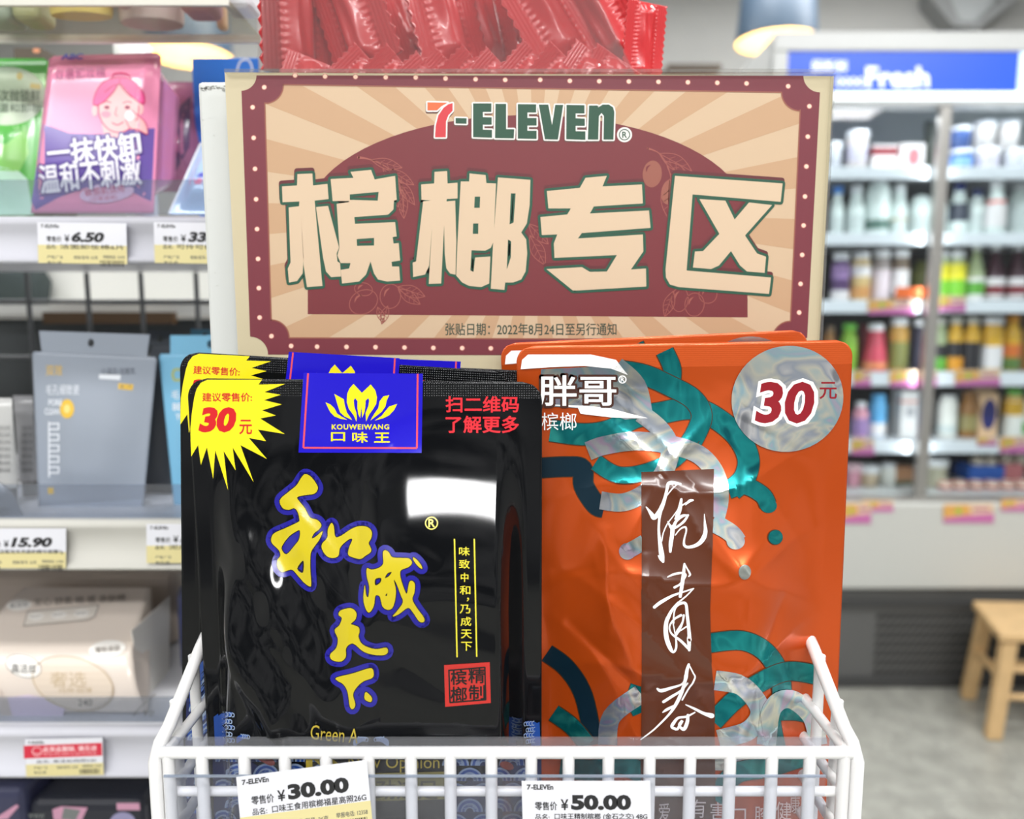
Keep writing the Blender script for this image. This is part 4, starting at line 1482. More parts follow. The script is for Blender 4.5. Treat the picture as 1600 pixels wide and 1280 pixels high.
# small things standing behind on the top shelf
c = Vector((W(208, 80, .70).x, .70, RAILZ[0][1] + .0005))
t = thing('white_lid_jar', 'white tapered jar lid poking up behind the pink cotton pack', 'jar', tuple(c))
H = W(208, 60, .70).z - c.z
b = MB()
b.lathe([(.012, 0), (.013, .01), (.013, H - .022), (.012, H - .02)], c, 20)
b.build('jar_body', M('jar_white', (224, 226, 228), .3), t)
b = MB()
b.lathe([(.0155, H - .02), (.0155, H - .006), (.009, H - .003), (.001, H)], c, 20)
b.build('lid', M('lid_white', (246, 246, 244), .3), t)
t = thing('dark_box', 'small dark brown box with an orange corner above the green mask pouch', 'box', (W(44, 80, .74).x, .74, RAILZ[0][1]))
b = MB()
b.box(W(22, 84, .74).x, W(66, 84, .74).x, .74, .78, RAILZ[0][1] + .0005, W(44, 75, .74).z)
b.build('carton', M('dark_carton', (84, 74, 60), .5), t)
p = Print()
p.ellipse(57, 79, 6, 3.5, M('orange_dot', (222, 150, 110), .5), 0)
p.build('carton_print', t, flat(.7399), .74)

# shallow clear ledge above: its packs are seen from below through the acrylic
tz = W(150, 9, LY).z
tyb = 0.594
t = thing('acrylic_ledge', 'shallow clear acrylic ledge holding pale packs at the very top', 'shelf', (-.38, .56, tz))
xe = W(408, 60, .594).x
b = MB()
b.box(sx0, xe, LY, tyb, tz, tz + .003)
b.build('ledge_plate', clear_mat('tray_acrylic', (240, 238, 230), -.22, .06, haze=.05, haze_rgb=(226, 224, 214)), t)
b = MB()
b.box(sx0, xe, LY - .001, LY + .002, tz, tz + .012)
b.build('front_lip', M('lip_white', (214, 212, 200), .3), t)
b = MB()
b.box(sx0, xe, tyb - .001, tyb + .001, tz - .002, tz + .004)
b.build('back_edge', M('edge_strip', (206, 206, 202), .3), t)
b = MB()
b.box(xe - .0025, xe + .0005, tyb, tyb + .004, RAILZ[0][1] + .0005, tz + .10)
b.build('post', M('edge_strip'), t)
b = MB()
b.box(sx0, sx0 + .004, tyb, tyb + .004, RAILZ[0][1] + .0005, tz + .10)
b.build('post', M('edge_strip'), t)


def ledge_item(px, py, w, rgb, label, round_=False, sy=.5, h=.07, dep=.026):
    c = onz(px, py, tz + .0032)
    hw = w / 2 / FPX * c.y
    t = thing('round_tin' if round_ else 'snack_pack', label, 'tin' if round_ else 'pack', tuple(c), 'packs on the clear ledge')
    m = M('ledge_' + '_'.join(map(str, rgb)), rgb, .4)
    if round_:
        b = MB()
        b.lathe([(hw * .96, 0), (hw, .003), (hw, h * .8)], c, 28, sy=sy)
        b.build('tin_body', m, t)
        b = MB()
        b.lathe([(hw * 1.02, h * .8), (hw * 1.02, h * .95), (hw * .97, h)], c, 28, sy=sy)
        b.build('lid', m, t)
    else:
        b = MB()
        b.box(c.x - hw, c.x + hw, c.y - dep / 2, c.y + dep / 2, c.z, c.z + h)
        b.build('pack_body', m, t, .005, 3)
        b = MB()
        b.box(c.x - hw, c.x + hw, c.y - .002, c.y + .002, c.z + h - .001, c.z + h + .008)
        b.build('crimp', m, t)


ledge_item(8, 42, 46, (150, 168, 160), 'grey-green pack at the far end of the clear ledge')
ledge_item(55, 40, 40, (166, 172, 136), 'olive pack beside the grey-green one on the clear ledge')
ledge_item(128, 26, 92, (214, 198, 118), 'pale yellow round tin on the clear ledge', True, .42)
ledge_item(192, 13, 26, (206, 180, 184), 'small rose pack between the yellow and lilac tins on the clear ledge', dep=.012)
ledge_item(238, 38, 94, (196, 182, 186), 'lilac-grey round tin on the clear ledge', True, .62)
ledge_item(315, 26, 50, (204, 152, 166), 'pink pack beside the lilac tin on the clear ledge')
ledge_item(348, 48, 14, (224, 186, 150), 'tiny peach pack at the ledge back edge', dep=.01)
ledge_item(378, 22, 44, (220, 224, 228), 'white pack at the near end of the clear ledge')

# middle shelf: hanging sachets
grey_f = M('grey_sachet', (150, 158, 170), .35, coat=.15)


def sachet(q, tab, Y, name, label, mat, **k):
    P = Pouch(q, Y, D=.008, Db=.008, top=.03, wt=.5, seal=.03, r=.0015, gusset=False, **k)
    r = P.root(name, label, 'sachet', 'hanging cosmetic sachets')
    P.mesh('film_body', r, [mat], 36, 50)
    # header tab with its round hanging hole
    pts = [tab[0], tab[1], tab[2], tab[3]]
    pr = Print()
    hole = [(tab[4][0] + 5 * math.cos(a), tab[4][1] + 6.5 * math.sin(a)) for a in np.linspace(0, 2 * PI, 16, endpoint=False)]
    xy = [np.array(pts, float), np.array(hole)]
    tris = tessellate_polygon([[Vector((x, y, 0)) for x, y in rr] for rr in xy])
    v = np.concatenate(xy)
    x, z = solve(v[:, 0], v[:, 1], P.base, Y)
    y = P.base(x, z)
    vs, fs = [], []
    n = len(x)
    for dy in (0, .0008):
        vs += [(float(x[i]), float(y[i]) + dy, float(z[i])) for i in range(n)]
    for f in tris:
        fs.append(tuple(f)); fs.append(tuple(i + n for i in f[::-1]))
    for rng in (range(0, 4), range(4, n)):
        rng = list(rng)
        for i, j in zip(rng, rng[1:] + rng[:1]):
            fs.append((i, j, j + n, i + n))
    link('hanging_tab', vs, fs, mat, r)
    return P, r


P, r = sachet([(50, 549), (245, 558), (222, 812), (61, 812)], [(61, 517), (234, 523), (229, 557.8), (65, 549.9), (142, 536)], .575, 'cosmetic_sachet',
              'grey cosmetic sachet with a round hang hole and a yellow badge, on the middle shelf', grey_f, lean=.06, seed=4, amp=.0008)
wi, yb = M('sachet_white_ink', (226, 230, 236), .4), M('sachet_yellow', (228, 186, 66), .4)
p = Print()
p.text('毛孔细致瓷', (72, 601, 124, 617), wi, 1)
p.text('PORE', (76, 624, 97, 634), wi, 1, bold=.02)
p.text('CLEAN', (70, 638, 93, 648), wi, 1, bold=.02)
p.ellipse(105, 639, 11, 15, yb, 1)
p.ellipse(105, 639, 5, 7, M('badge_pale', (240, 214, 130), .4), 2)
p.text('小温氏·洁面乳', (158, 575, 212, 585), M('sachet_dark_ink', (90, 96, 108), .4), 1)
p.poly([(155, 585), (189, 586), (188, 594), (155, 592)], wi, 1)
p.poly([(185, 599), (209, 601), (207, 610), (185, 608)], yb, 1)
p.text('第二代', (188, 601, 206, 608), M('sachet_dark_ink'), 2)
p.text('双效', (72, 570, 98, 587), yb, 1)
for i in range(5):
    yy = 662 + i * 17
    p.stroke([(79, yy), (92, yy), (92, yy + 9), (79, yy + 9)], wi, 1, w=2.5, smooth=False)
p.stroke([(77, 660), (77, 745)], wi, 1, w=2.5)
p.poly([(75, 762), (84, 762), (84, 772), (75, 772)], yb, 1)
p.poly([(75, 790), (222, 780), (222, 812), (75, 812)], M('sachet_pale', (172, 180, 192), .35), 0)
p.build('sachet_print', r, P.F, P.Y, step=10, curved=True, eps=.00015)

P, r = sachet([(248, 553), (400, 553), (385, 812), (274, 812)], [(266, 524), (390, 524), (390, 554), (266, 554), (328, 538)], .58, 'cosmetic_sachet',
              'sky blue cosmetic sachet half hidden behind the black pouches', M('blue_sachet', (122, 182, 214), .35, coat=.15), lean=.06, seed=6, amp=.0008)
p = Print()
p.stroke([(284, 578), (273, 578), (270, 587), (274, 594), (284, 593)], M('sachet_olive', (170, 180, 110), .4), 1, w=4)
p.text('毛孔', (268, 610, 296, 624), wi, 1, bold=.01)
p.text('BET', (270, 630, 292, 641), wi, 1, bold=.02)
p.text('YO', (274, 646, 290, 656), wi, 1, bold=.02)
p.build('sachet_print', r, P.F, P.Y, step=10, curved=True, eps=.00015)
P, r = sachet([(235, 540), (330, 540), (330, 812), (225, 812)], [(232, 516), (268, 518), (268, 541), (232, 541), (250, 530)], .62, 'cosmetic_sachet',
              'dark grey sachet between the grey and blue sachets', M('dark_grey_sachet', (66, 70, 76), .5), lean=.02, seed=2)  # film a darker grey than the front sachet
P, r = sachet([(290, 536), (360, 536), (360, 812), (300, 812)], [(298, 514), (350, 516), (350, 537), (298, 537), (320, 526)], .63, 'cosmetic_sachet',
              'teal sachet whose corner shows behind the sky blue one', M('teal_sachet', (84, 136, 160), .4), lean=.02, seed=12)

# tubes at the end of the middle shelf
tube_m = M('tube_grey', (150, 150, 150), .3, coat=.3)
zm = RAILZ[1][1] + .0006


def ctube(px, w, top, Y, label, rgb):
    c = Vector((W(px, 700, Y).x, Y, zm))
    hw = w / 2 / FPX * Y
    H = W(px, top, Y).z - zm
    t = thing('cream_tube', label, 'tube', tuple(c), 'cosmetic tubes on the middle shelf')
    m = M('tube_' + str(rgb[0]), rgb, .3, coat=.3)
    vs, fs = [], []
    n = 24
    rings = [(0, 1, .62), (.02, 1.02, .66), (.5, 1, .5), (.88, 1.04, .1), (1, 1.05, .05)]
    for zf_, a, bb in rings:
        for j in range(n):
            an = 2 * PI * j / n
            vs.append((c.x + hw * a * math.cos(an), Y + hw * bb * math.sin(an), zm + .012 + (H - .012) * zf_))
    for i in range(len(rings) - 1):
        for j in range(n):
            fs.append((i * n + j, i * n + (j + 1) % n, (i + 1) * n + (j + 1) % n, (i + 1) * n + j))
    fs += [tuple(range(n))[::-1], tuple(range((len(rings) - 1) * n, len(rings) * n))]
    link('tube_body', vs, fs, m, t, smooth=True)
    b = MB()
    b.lathe([(hw * .75, 0), (hw * .78, .003), (hw * .78, .011), (hw * .7, .0125)], c, 20, sy=.8)
    b.build('cap', M('tube_cap', (120, 120, 122), .3), t)
    p = Print()
    for i in range(7):
        p.text('洁面乳净透', (px - w * .3, 665 + i * 11, px + w * .3, 672 + i * 11), M('tube_ink', (90, 90, 92), .5), 0)
    p.build('tube_print', t, lambda x, z: np.full(np.shape(x), Y - hw * .64), Y, eps=.00015)


ctube(4, 40, 622, .575, 'pale cosmetic tube at the far end of the middle shelf', (188, 188, 186))
ctube(42, 30, 618, .60, 'greyer cosmetic tube beside the pale one on the middle shelf', (142, 142, 144))
P, r = pack([(-40, 745), (12, 745), (38, 812), (-40, 812)], .548, 'clear_bag', 'rounded clear bag at the foot of the pale tube on the middle shelf', 'bag',
            [M('clear_bag_grey', (150, 152, 156), .15, coat=.4)], D=.006, Db=.01, r=.02, seed=1, top=.05, gusset=False)

# lower shelf: sanitary pads
beige_f = M('beige_film', (222, 209, 197), .3, coat=.2)
t = thing('sanitary_pad_pack', 'beige sanitary pad pack with an oval label reading 240, on the lower shelf', 'pack', tuple(W(110, 1137, .56)))
zl = RAILZ[2][1] + .0006
A = lambda x, y, Y: Vector(W(x, y, Y))
fb, ft, tb = .552, .565, .645
X0, X1 = A(-70, 1137, fb).x, A(232, 1137, fb).x
ztop = A(120, 1012, ft).z
zback = A(120, 918, tb).z
xr_t = A(205, 985, ft).x
xr_b = A(236, 918, tb).x


def body(u, w):
    """u across, w from foot of the front over the top to the back"""
    x = X0 + (X1 - X0) * u
    if w < .5:
        k = w / .5
        y = fb + (ft - fb) * k - .006 * math.sin(PI * k)
        z = zl + (ztop - zl) * k
        xr = X1 + (xr_t - X1) * k
    else:
        k = (w - .5) / .5
        y = ft + (tb - ft) * k
        z = ztop + (zback - ztop) * k
        xr = xr_t + (xr_b - xr_t) * k
    return (X0 + (xr - X0) * u, y, z)


nu, nw = 24, 32
vs = [body(i / (nu - 1), j / (nw - 1)) for j in range(nw) for i in range(nu)]
fs = [(j * nu + i, j * nu + i + 1, (j + 1) * nu + i + 1, (j + 1) * nu + i) for j in range(nw - 1) for i in range(nu - 1)]
bb = len(vs)
vs += [(X0, tb + .002, zl), (xr_b, tb + .002, zl)]
right = [j * nu + nu - 1 for j in range(nw)]
fs.append(tuple(right + [bb + 1])[::-1])
fs.append(tuple([j * nu for j in range(nw)] + [bb]))
fs.append(((nw - 1) * nu, (nw - 1) * nu + nu - 1, bb + 1, bb))
fs.append((0, nu - 1, bb + 1, bb)[::-1])
link('film_body', vs, fs, beige_f, t, smooth=[True] * ((nw - 1) * (nu - 1)) + [False] * 4)
# side gusset flap
b = MB()
b.hexa([A(230, 1137, .57), A(264, 1120, .61), A(266, 932, .655), A(206, 986, .569)], [A(228, 1137, .573), A(262, 1120, .613), A(264, 932, .658), A(204, 986, .572)])
b.build('gusset', M('mint_gusset', (238, 234, 226), .3, coat=.2), t)
tl_ = frame_tf(0, 900, 3.368)


def Fpad(x, z):
    z = np.asarray(z)
    k = np.clip((z - zl) / (ztop - zl), 0, 1)
    y1 = fb + (ft - fb) * k - .006 * np.sin(PI * k)
    k2 = np.clip((z - ztop) / (zback - ztop), 0, 1)
    return np.where(z < ztop, y1, ft + (tb - ft) * k2) - .0004


gold, gi = M('gold_line', (190, 168, 136), .35), M('grey_brown_ink', (120, 110, 100), .4)
p = Print(tl_)
p.poly([(0, 590), (40, 660), (90, 798), (0, 798)], M('deep_beige', (206, 190, 178), .35), 0)  # darker beige patch at the lower corner of the front
p.poly([(40, 640), (150, 625), (290, 650), (345, 690), (315, 798), (90, 798), (60, 720)], M('lilac_panel', (222, 204, 222), .35), 1)
p.ellipse(385, 565, 210, 138, M('oval_beige', (220, 204, 186), .3), 2, rot=.18)
p.stroke([(385 + 212 * math.cos(a), 565 + 138 * math.sin(a) + 38 * math.cos(a)) for a in np.linspace(0, 2 * PI, 30, endpoint=False)], gold, 3, w=6, closed=True)
p.text('奢选', (265, 505, 455, 585), gold, 3)
p.text('纯棉·超薄', (310, 588, 485, 615), gold, 3)
p.text('240', (412, 648, 487, 684), gi, 3, bold=.01)
p.ellipse(125, 475, 92, 62, M('badge_white', (240, 236, 230), .3), 3, rot=.3)
p.stroke([(125 + 92 * math.cos(a), 475 + 58 * math.sin(a) + 18 * math.cos(a)) for a in np.linspace(0, 2 * PI, 24, endpoint=False)], gi, 4, w=4, closed=True)
p.text('高洁丝', (62, 462, 192, 512), M('dark_ink', (70, 68, 66), .4), 4, bold=.02)
p.ellipse(565, 385, 96, 44, M('badge_white'), 3, rot=-.12)
p.text('薄软亲肤', (500, 370, 635, 402), gi, 4, bold=.01, rot=-.12)
p.text('7片', (755, 700, 820, 755), gi, 3)
p.stroke([(820, 620), (740, 690), (655, 790)], M('grey_brown_ink'), 3, w=4)
p.text('原装进口', (130, 772, 260, 797), gi, 3)
p.build('pack_print', t, Fpad, .56, step=10, eps=.00015)
p = Print(tl_)
p.poly([(145, 190), (520, 155), (500, 215), (460, 235), (125, 265)], M('top_outline', (222, 214, 204), .3), 1)
p.outline([(145, 190), (520, 155), (500, 215), (460, 235), (125, 265)], 4, gi, 2)
p.text('安心 舒柔 棉 感 亲肤棉', (180, 108, 660, 148), gi, 2, rot=-.06)
p.ellipse(100, 155, 66, 30, M('badge_white'), 1, rot=-.1)
p.text('高洁丝', (50, 140, 150, 168), M('dark_ink'), 2, rot=-.1)
for cx in (190, 310, 430):
    p.ellipse(cx, 215 - (cx - 190) * .07, 40, 20, M('badge_white'), 2, rot=-.1)
    p.text('柔软透气', (cx - 32, 208 - (cx - 190) * .07, cx + 32, 222 - (cx - 190) * .07), gi, 3, rot=-.1)
p.build('top_print', t, Fpad, .6, step=10, eps=.0002)

t = thing('sanitary_pad_pack', 'grey-beige pad pack lying behind the oval-labelled one, under the cream rail', 'pack', tuple(A(120, 1137, .67)))
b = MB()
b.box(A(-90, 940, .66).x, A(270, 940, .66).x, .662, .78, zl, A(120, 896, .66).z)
b.build('film_body', M('grey_beige', (190, 176, 162), .35), t, .012, 3)  # greyer beige than the front pack
t = thing('navy_pad_pack', 'navy pad pack with a white badge between the beige pads and the basket', 'pack', tuple(A(310, 1137, .60)))
b = MB()
b.box(A(272, 1000, .60).x, A(390, 1000, .60).x, .60, .70, zl, A(330, 915, .60).z)
b.build('film_body', M('navy_film', (42, 50, 92), .3, coat=.3), t, .012, 3)
p = Print()
p.ellipse(302, 1001, 14, 15, M('badge_white'), 0)
p.text('高洁', (293, 996, 311, 1008), M('dark_ink'), 1)
p.ellipse(308, 1066, 9, 8, M('badge_white'), 0)
p.build('pack_print', t, flat(.5995), .60)

# bottom deck: dark packs
zd_ = zd + .0006
dark_f = M('black_film_shelf', (34, 36, 46), .35, coat=.2)
for k, (x0, x1, top, Y, lab) in enumerate(((-90, 36, 1232, .56, 'indigo pack at the far end of the bottom deck'), (40, 224, 1252, .565, 'black pack with pink and grey print in the middle of the bottom deck'),
                                           (110, 250, 1222, .64, 'black pack with a pale strip standing behind the middle one'), (232, 330, 1238, .60, 'dark pack nearest the wire basket on the bottom deck'))):
    t = thing('dark_pad_pack', lab, 'pack', tuple(A((x0 + x1) / 2, 1300, Y)), 'dark packs on the bottom deck')
    b = MB()
    b.box(A(x0, 1260, Y).x, A(x1, 1260, Y).x, Y, Y + .06, zd_, A(100, top, Y).z)
    b.build('film_body', M('indigo_film', (58, 60, 86), .35) if k == 0 else dark_f, t, .008, 3)
    p = Print()
    if k == 0:
        p.poly([(-5, 1277), (26, 1257), (30, 1260), (12, 1280), (-5, 1282)], M('pink_pad_ink', (204, 150, 174), .4), 0)
    if k == 1:
        p.poly([(182, 1243 + 12), (218, 1243 + 12), (219, 1254 + 12), (183, 1254 + 12)], M('pink_pad_ink'), 0)
        p.poly([(82, 1265), (96, 1260), (137, 1262), (128, 1282), (84, 1282)], M('pink_pad_ink'), 0)
        p.poly([(100, 1262), (126, 1266), (118, 1282), (96, 1280)], M('grey_pad_ink', (120, 124, 122), .4), 1)
        p.text('www', (34 + 10, 1271, 70, 1280), M('grey_pad_ink'), 0)
        p.ellipse(192, 1285, 20, 16, M('lilac_pad_ink', (150, 146, 180), .4), 0)
    if k == 2:
        p.poly([(135, 1224), (174, 1226), (170, 1230), (134, 1228)], M('brown_pad_ink', (96, 90, 84), .4), 0)
    if p.items:
        p.build('pack_print', t, flat(Y - .0005), Y)
# ------------------------------------------------------------------ display stand, sign
SY = 0.405
stand_w = M('stand_white', (206, 208, 204), 0.45, noise=0.015, nscale=30)
ztopb = W(320, 127, SY + .012).z
xl_b, xr_b = W(308, 130, SY + .012).x, W(1290, 130, SY + .012).x
st = thing('display_stand', 'white floor-standing display stand whose scuffed board backs the sign', 'stand', (0, .5, 0))
b = MB()
b.box(xl_b, xr_b - .004, SY + .012, SY + .026, .02, ztopb)
b.build('back_board', stand_w, st, .002)
zdeck = W(700, 160, .45).z
b = MB()
b.box(-.135, .135, SY + .0265, .60, .02, zdeck - .012)
b.build('cabinet', M('stand_cabinet', (214, 215, 212), .5), st, .003)
b = MB()
b.box(-.14, .14, SY + .0265, .61, zdeck - .0115, zdeck)
b.build('deck', stand_w, st, .001)
b = MB()
b.box(-.15, .14, SY + .03, .60, 0, .02)
b.build('plinth', M('stand_plinth', (80, 80, 80), .5), st)
p = Print()
rnd = random.Random(4)
for k in range(46):
    x, y = 312 + rnd.random() * 40, 136 + abs(rnd.gauss(0, 3.5)) - (rnd.random() < .3) * 2
    p.stroke([(x, y), (x + rnd.uniform(1, 5), y + rnd.uniform(-1, 1))], M('scuff_grey', (150, 150, 146), .7), 0, w=rnd.uniform(.4, 1.0))
for k in range(14):
    x, y = 315 + rnd.random() * 30, 180 + rnd.random() * 330
    p.stroke([(x, y), (x + rnd.uniform(.5, 2), y + rnd.uniform(-1, 1))], M('scuff_pale', (204, 204, 198), .7), 0, w=.8)
p.build('scuff_marks', st, flat(SY + .0119), SY)

cream_s = M('sign_cream', (200, 187, 154), .5)
sg = thing('promotion_sign', 'cream and maroon landscape sign with large cream lettering in a clear holder above the pouches', 'sign', tuple(W(825, 660, SY)))
cs = [W(351, 113, SY), W(1303, 119, SY), W(1272, 680, SY), W(378, 680, SY)]
b = MB()
b.hexa([cs[3], cs[2], cs[1], cs[0]], [c + Vector((0, .001, 0)) for c in (cs[3], cs[2], cs[1], cs[0])])
b.build('sheet', cream_s, sg)
tan1, tan2 = M('ray_pale', (206, 178, 146), .5), M('ray_tan', (194, 156, 120), .5)
maroon = M('sign_maroon', (116, 38, 44), .5)
maroon_b = M('border_maroon', (116, 40, 52), .5)
# sunburst rays
C0 = np.array([835.0, 330.0])
bx = (408, 132, 1252, 531)


def hit(a):
    d = np.array([math.cos(a), math.sin(a)])
    ts = []
    for ax, lo, hi in ((0, bx[0], bx[2]), (1, bx[1], bx[3])):
        if abs(d[ax]) > 1e-9:
            ts.append(((hi if d[ax] > 0 else lo) - C0[ax]) / d[ax])
    return C0 + d * min(t for t in ts if t > 0)


p = Print()
p.poly([(bx[0], bx[1]), (bx[2], bx[1]), (bx[2], bx[3]), (bx[0], bx[3])], tan1, 0)
NR = 27
cor = [math.atan2(y - C0[1], x - C0[0]) % (2 * PI) for x, y in ((bx[0], bx[1]), (bx[2], bx[1]), (bx[2], bx[3]), (bx[0], bx[3]))]
for k in range(NR):
    a0 = 2 * PI * k / NR + .03
    a1 = a0 + PI / NR
    mids = [c + m for c in cor for m in (0, 2 * PI) if a0 < c + m < a1]
    pts = [C0, hit(a0)] + [hit(m) for m in sorted(mids)] + [hit(a1)]
    p.poly([tuple(q_) for q_ in pts], tan2, 1)
p.build('sunburst', sg, flat(SY), SY)
# maroon border with scooped corners and bulb dots
arc = lambda cx, cy, r, a0, a1, n=12: [(cx + r * math.cos(math.radians(a0 + (a1 - a0) * i / n)), cy + r * math.sin(math.radians(a0 + (a1 - a0) * i / n))) for i in range(n + 1)]
outer = arc(377, 118, 24, 90, 0, 8)[0:] + arc(1281, 118.5, 26, 180, 90, 8) + arc(1261, 556, 28, 270, 180, 8) + arc(391, 554, 28, 0, -90, 8)
outer[0] = (377.5, 142)
inner = arc(414, 132, 29, 90, 0, 10) + arc(1250, 145, 29, 180, 90, 10)
inner = [(414, 161)] + arc(414, 133, 29, 90, 0, 10)[1:] + [(443, 132.5)] + [(1221, 144.5)] + arc(1250, 144.5, 29, 180, 90, 10)[1:] + [(1250, 172)]
inner += [(1235, 502)] + arc(1235, 530, 28, 270, 180, 10)[1:] + [(1207, 531)] + [(452, 528)] + arc(424, 528, 28, 0, -90, 10)[1:] + [(424, 500)]
p = Print()
p.poly(outer, maroon_b, 2, holes=[inner])
p.outline(inner, 2, M('border_edge', (150, 88, 70), .5), 3)
p.build('border', sg, flat(SY), SY)
dots = [(330 + x / 3.2, y / 3.2) for x, y in ((208, 537), (213, 690), (220, 845), (225, 997), (266, 437), (420, 378), (570, 383), (722, 385), (873, 387), (1023, 388), (1172, 393), (1322, 397), (1470, 400))]
dots += [(330 + x / 3.2, 240 + y / 3.2) for x, y in ((230, 378), (235, 527), (239, 673), (243, 820), (302, 913), (400, 962), (530, 966), (677, 967), (822, 968), (967, 970), (1111, 972), (1255, 973), (1398, 974), (1540, 975))]
dots += [(820 + x / 3.2, y / 3.2) for x, y in ((77, 400), (225, 405), (372, 407), (520, 408), (668, 410), (815, 412), (962, 415), (1108, 418), (1316, 432), (1422, 532), (1414, 684), (1407, 833), (1400, 983))]
dots += [(820 + x / 3.2, 240 + y / 3.2) for x, y in ((1393, 360), (1386, 507), (1378, 652), (1371, 795))]
p = Print()
for x, y in dots:
    p.ellipse(x, y, 4.3, 4.3, M('bulb_edge', (196, 120, 110), .5), 3, n=16)
    p.ellipse(x, y, 3.2, 3.2, M('bulb_pink', (250, 212, 190), .5), 4, n=16)
p.build('bulb_dots', sg, flat(SY), SY)
# arch panel
p = Print()
p.poly([(481, 491), (481, 340)] + [(824 - 343 * math.cos(a), 338 - 158 * math.sin(a)) for a in np.linspace(0.02, PI - .02, 40)] + [(1167, 345), (1168, 496)], maroon, 2)
p.build('arch_panel', sg, flat(SY), SY)
# faint olive sprigs
p = Print()
lm, lf = M('sprig_line', (158, 84, 74), .5), M('sprig_fill', (150, 86, 70), .5)


def leaf(x, y, L, ang, wd=.22):
    c, s_ = math.cos(ang), math.sin(ang)
    f = lambda u, v: (x + L * (u * c - v * s_), y + L * (u * s_ + v * c))
    p.outline([f(u, wd * math.sin(PI * u)) for u in np.linspace(0, 1, 10)] + [f(u, -wd * math.sin(PI * u)) for u in np.linspace(1, 0, 10)[1:-1]], 1.1, lm, 3)
    p.stroke([f(0, 0), f(1, 0)], lm, 3, w=.9)
    for u in (.3, .5, .7):
        p.stroke([f(u, 0), f(u + .12, wd * .8 * math.sin(PI * u))], lm, 3, w=.7)
        p.stroke([f(u, 0), f(u + .12, -wd * .8 * math.sin(PI * u))], lm, 3, w=.7)


p.stroke([(560, 246, 4), (580, 250, 2), (605, 262, 1.5), (625, 282, 1.5), (632, 310, 1)], lm, 3)
for x, y, L, an in ((580, 250, 50, .25), (606, 264, 48, .55), (622, 280, 48, 1.0), (628, 296, 46, 1.5), (598, 262, 46, .9), (612, 285, 50, 1.2)):
    leaf(x, y, L, an, .16)
p.stroke([(1012, 232, 3), (1030, 240, 1.5), (1044, 262, 1.5), (1050, 290, 1)], lm, 3)
for x, y, L, an in ((1030, 240, 58, .5), (1040, 252, 52, .75), (1046, 280, 60, 1.62)):
    leaf(x, y, L, an, .2)
p.ellipse(1019, 272, 15, 21, lf, 3, rot=.1)
p.ellipse(1046, 300, 13, 20, lf, 3, rot=.2)
p.stroke([(1010, 268, 1), (1011, 262, 3), (1016, 258, 1)], maroon, 4)


def olive(x, y, rx, ry, rot):
    p.stroke([(x + rx * math.cos(a) * math.cos(rot) - ry * math.sin(a) * math.sin(rot), y + rx * math.cos(a) * math.sin(rot) + ry * math.sin(a) * math.cos(rot)) for a in np.linspace(0, 2 * PI, 20, endpoint=False)], lm, 3, w=1.1, closed=True)
    p.stroke([(x - rx * .6, y, 1), (x - rx * .45, y - ry * .4, 3), (x - rx * .1, y - ry * .65, 1)], lm, 3)


olive(568, 472, 23, 18, -.5); olive(610, 463, 16, 19, .1); olive(568, 452, 14, 10, .2)
for x, y, L, an in ((622, 448, 45, .35), (622, 452, 42, .6), (606, 478, 30, 1.9), (590, 480, 26, 1.2)):
    leaf(x, y, L, an, .2)
olive(1062, 468, 13, 19, .1); olive(1085, 476, 15, 18, .1); olive(1106, 460, 14, 14, .1)
for x, y, L, an in ((1052, 455, 42, 1.9), (826, 350, 44, .8), (828, 368, 52, 1.1)):
    leaf(x, y, L, an, .2)
p.build('olive_sprigs', sg, flat(SY), SY)
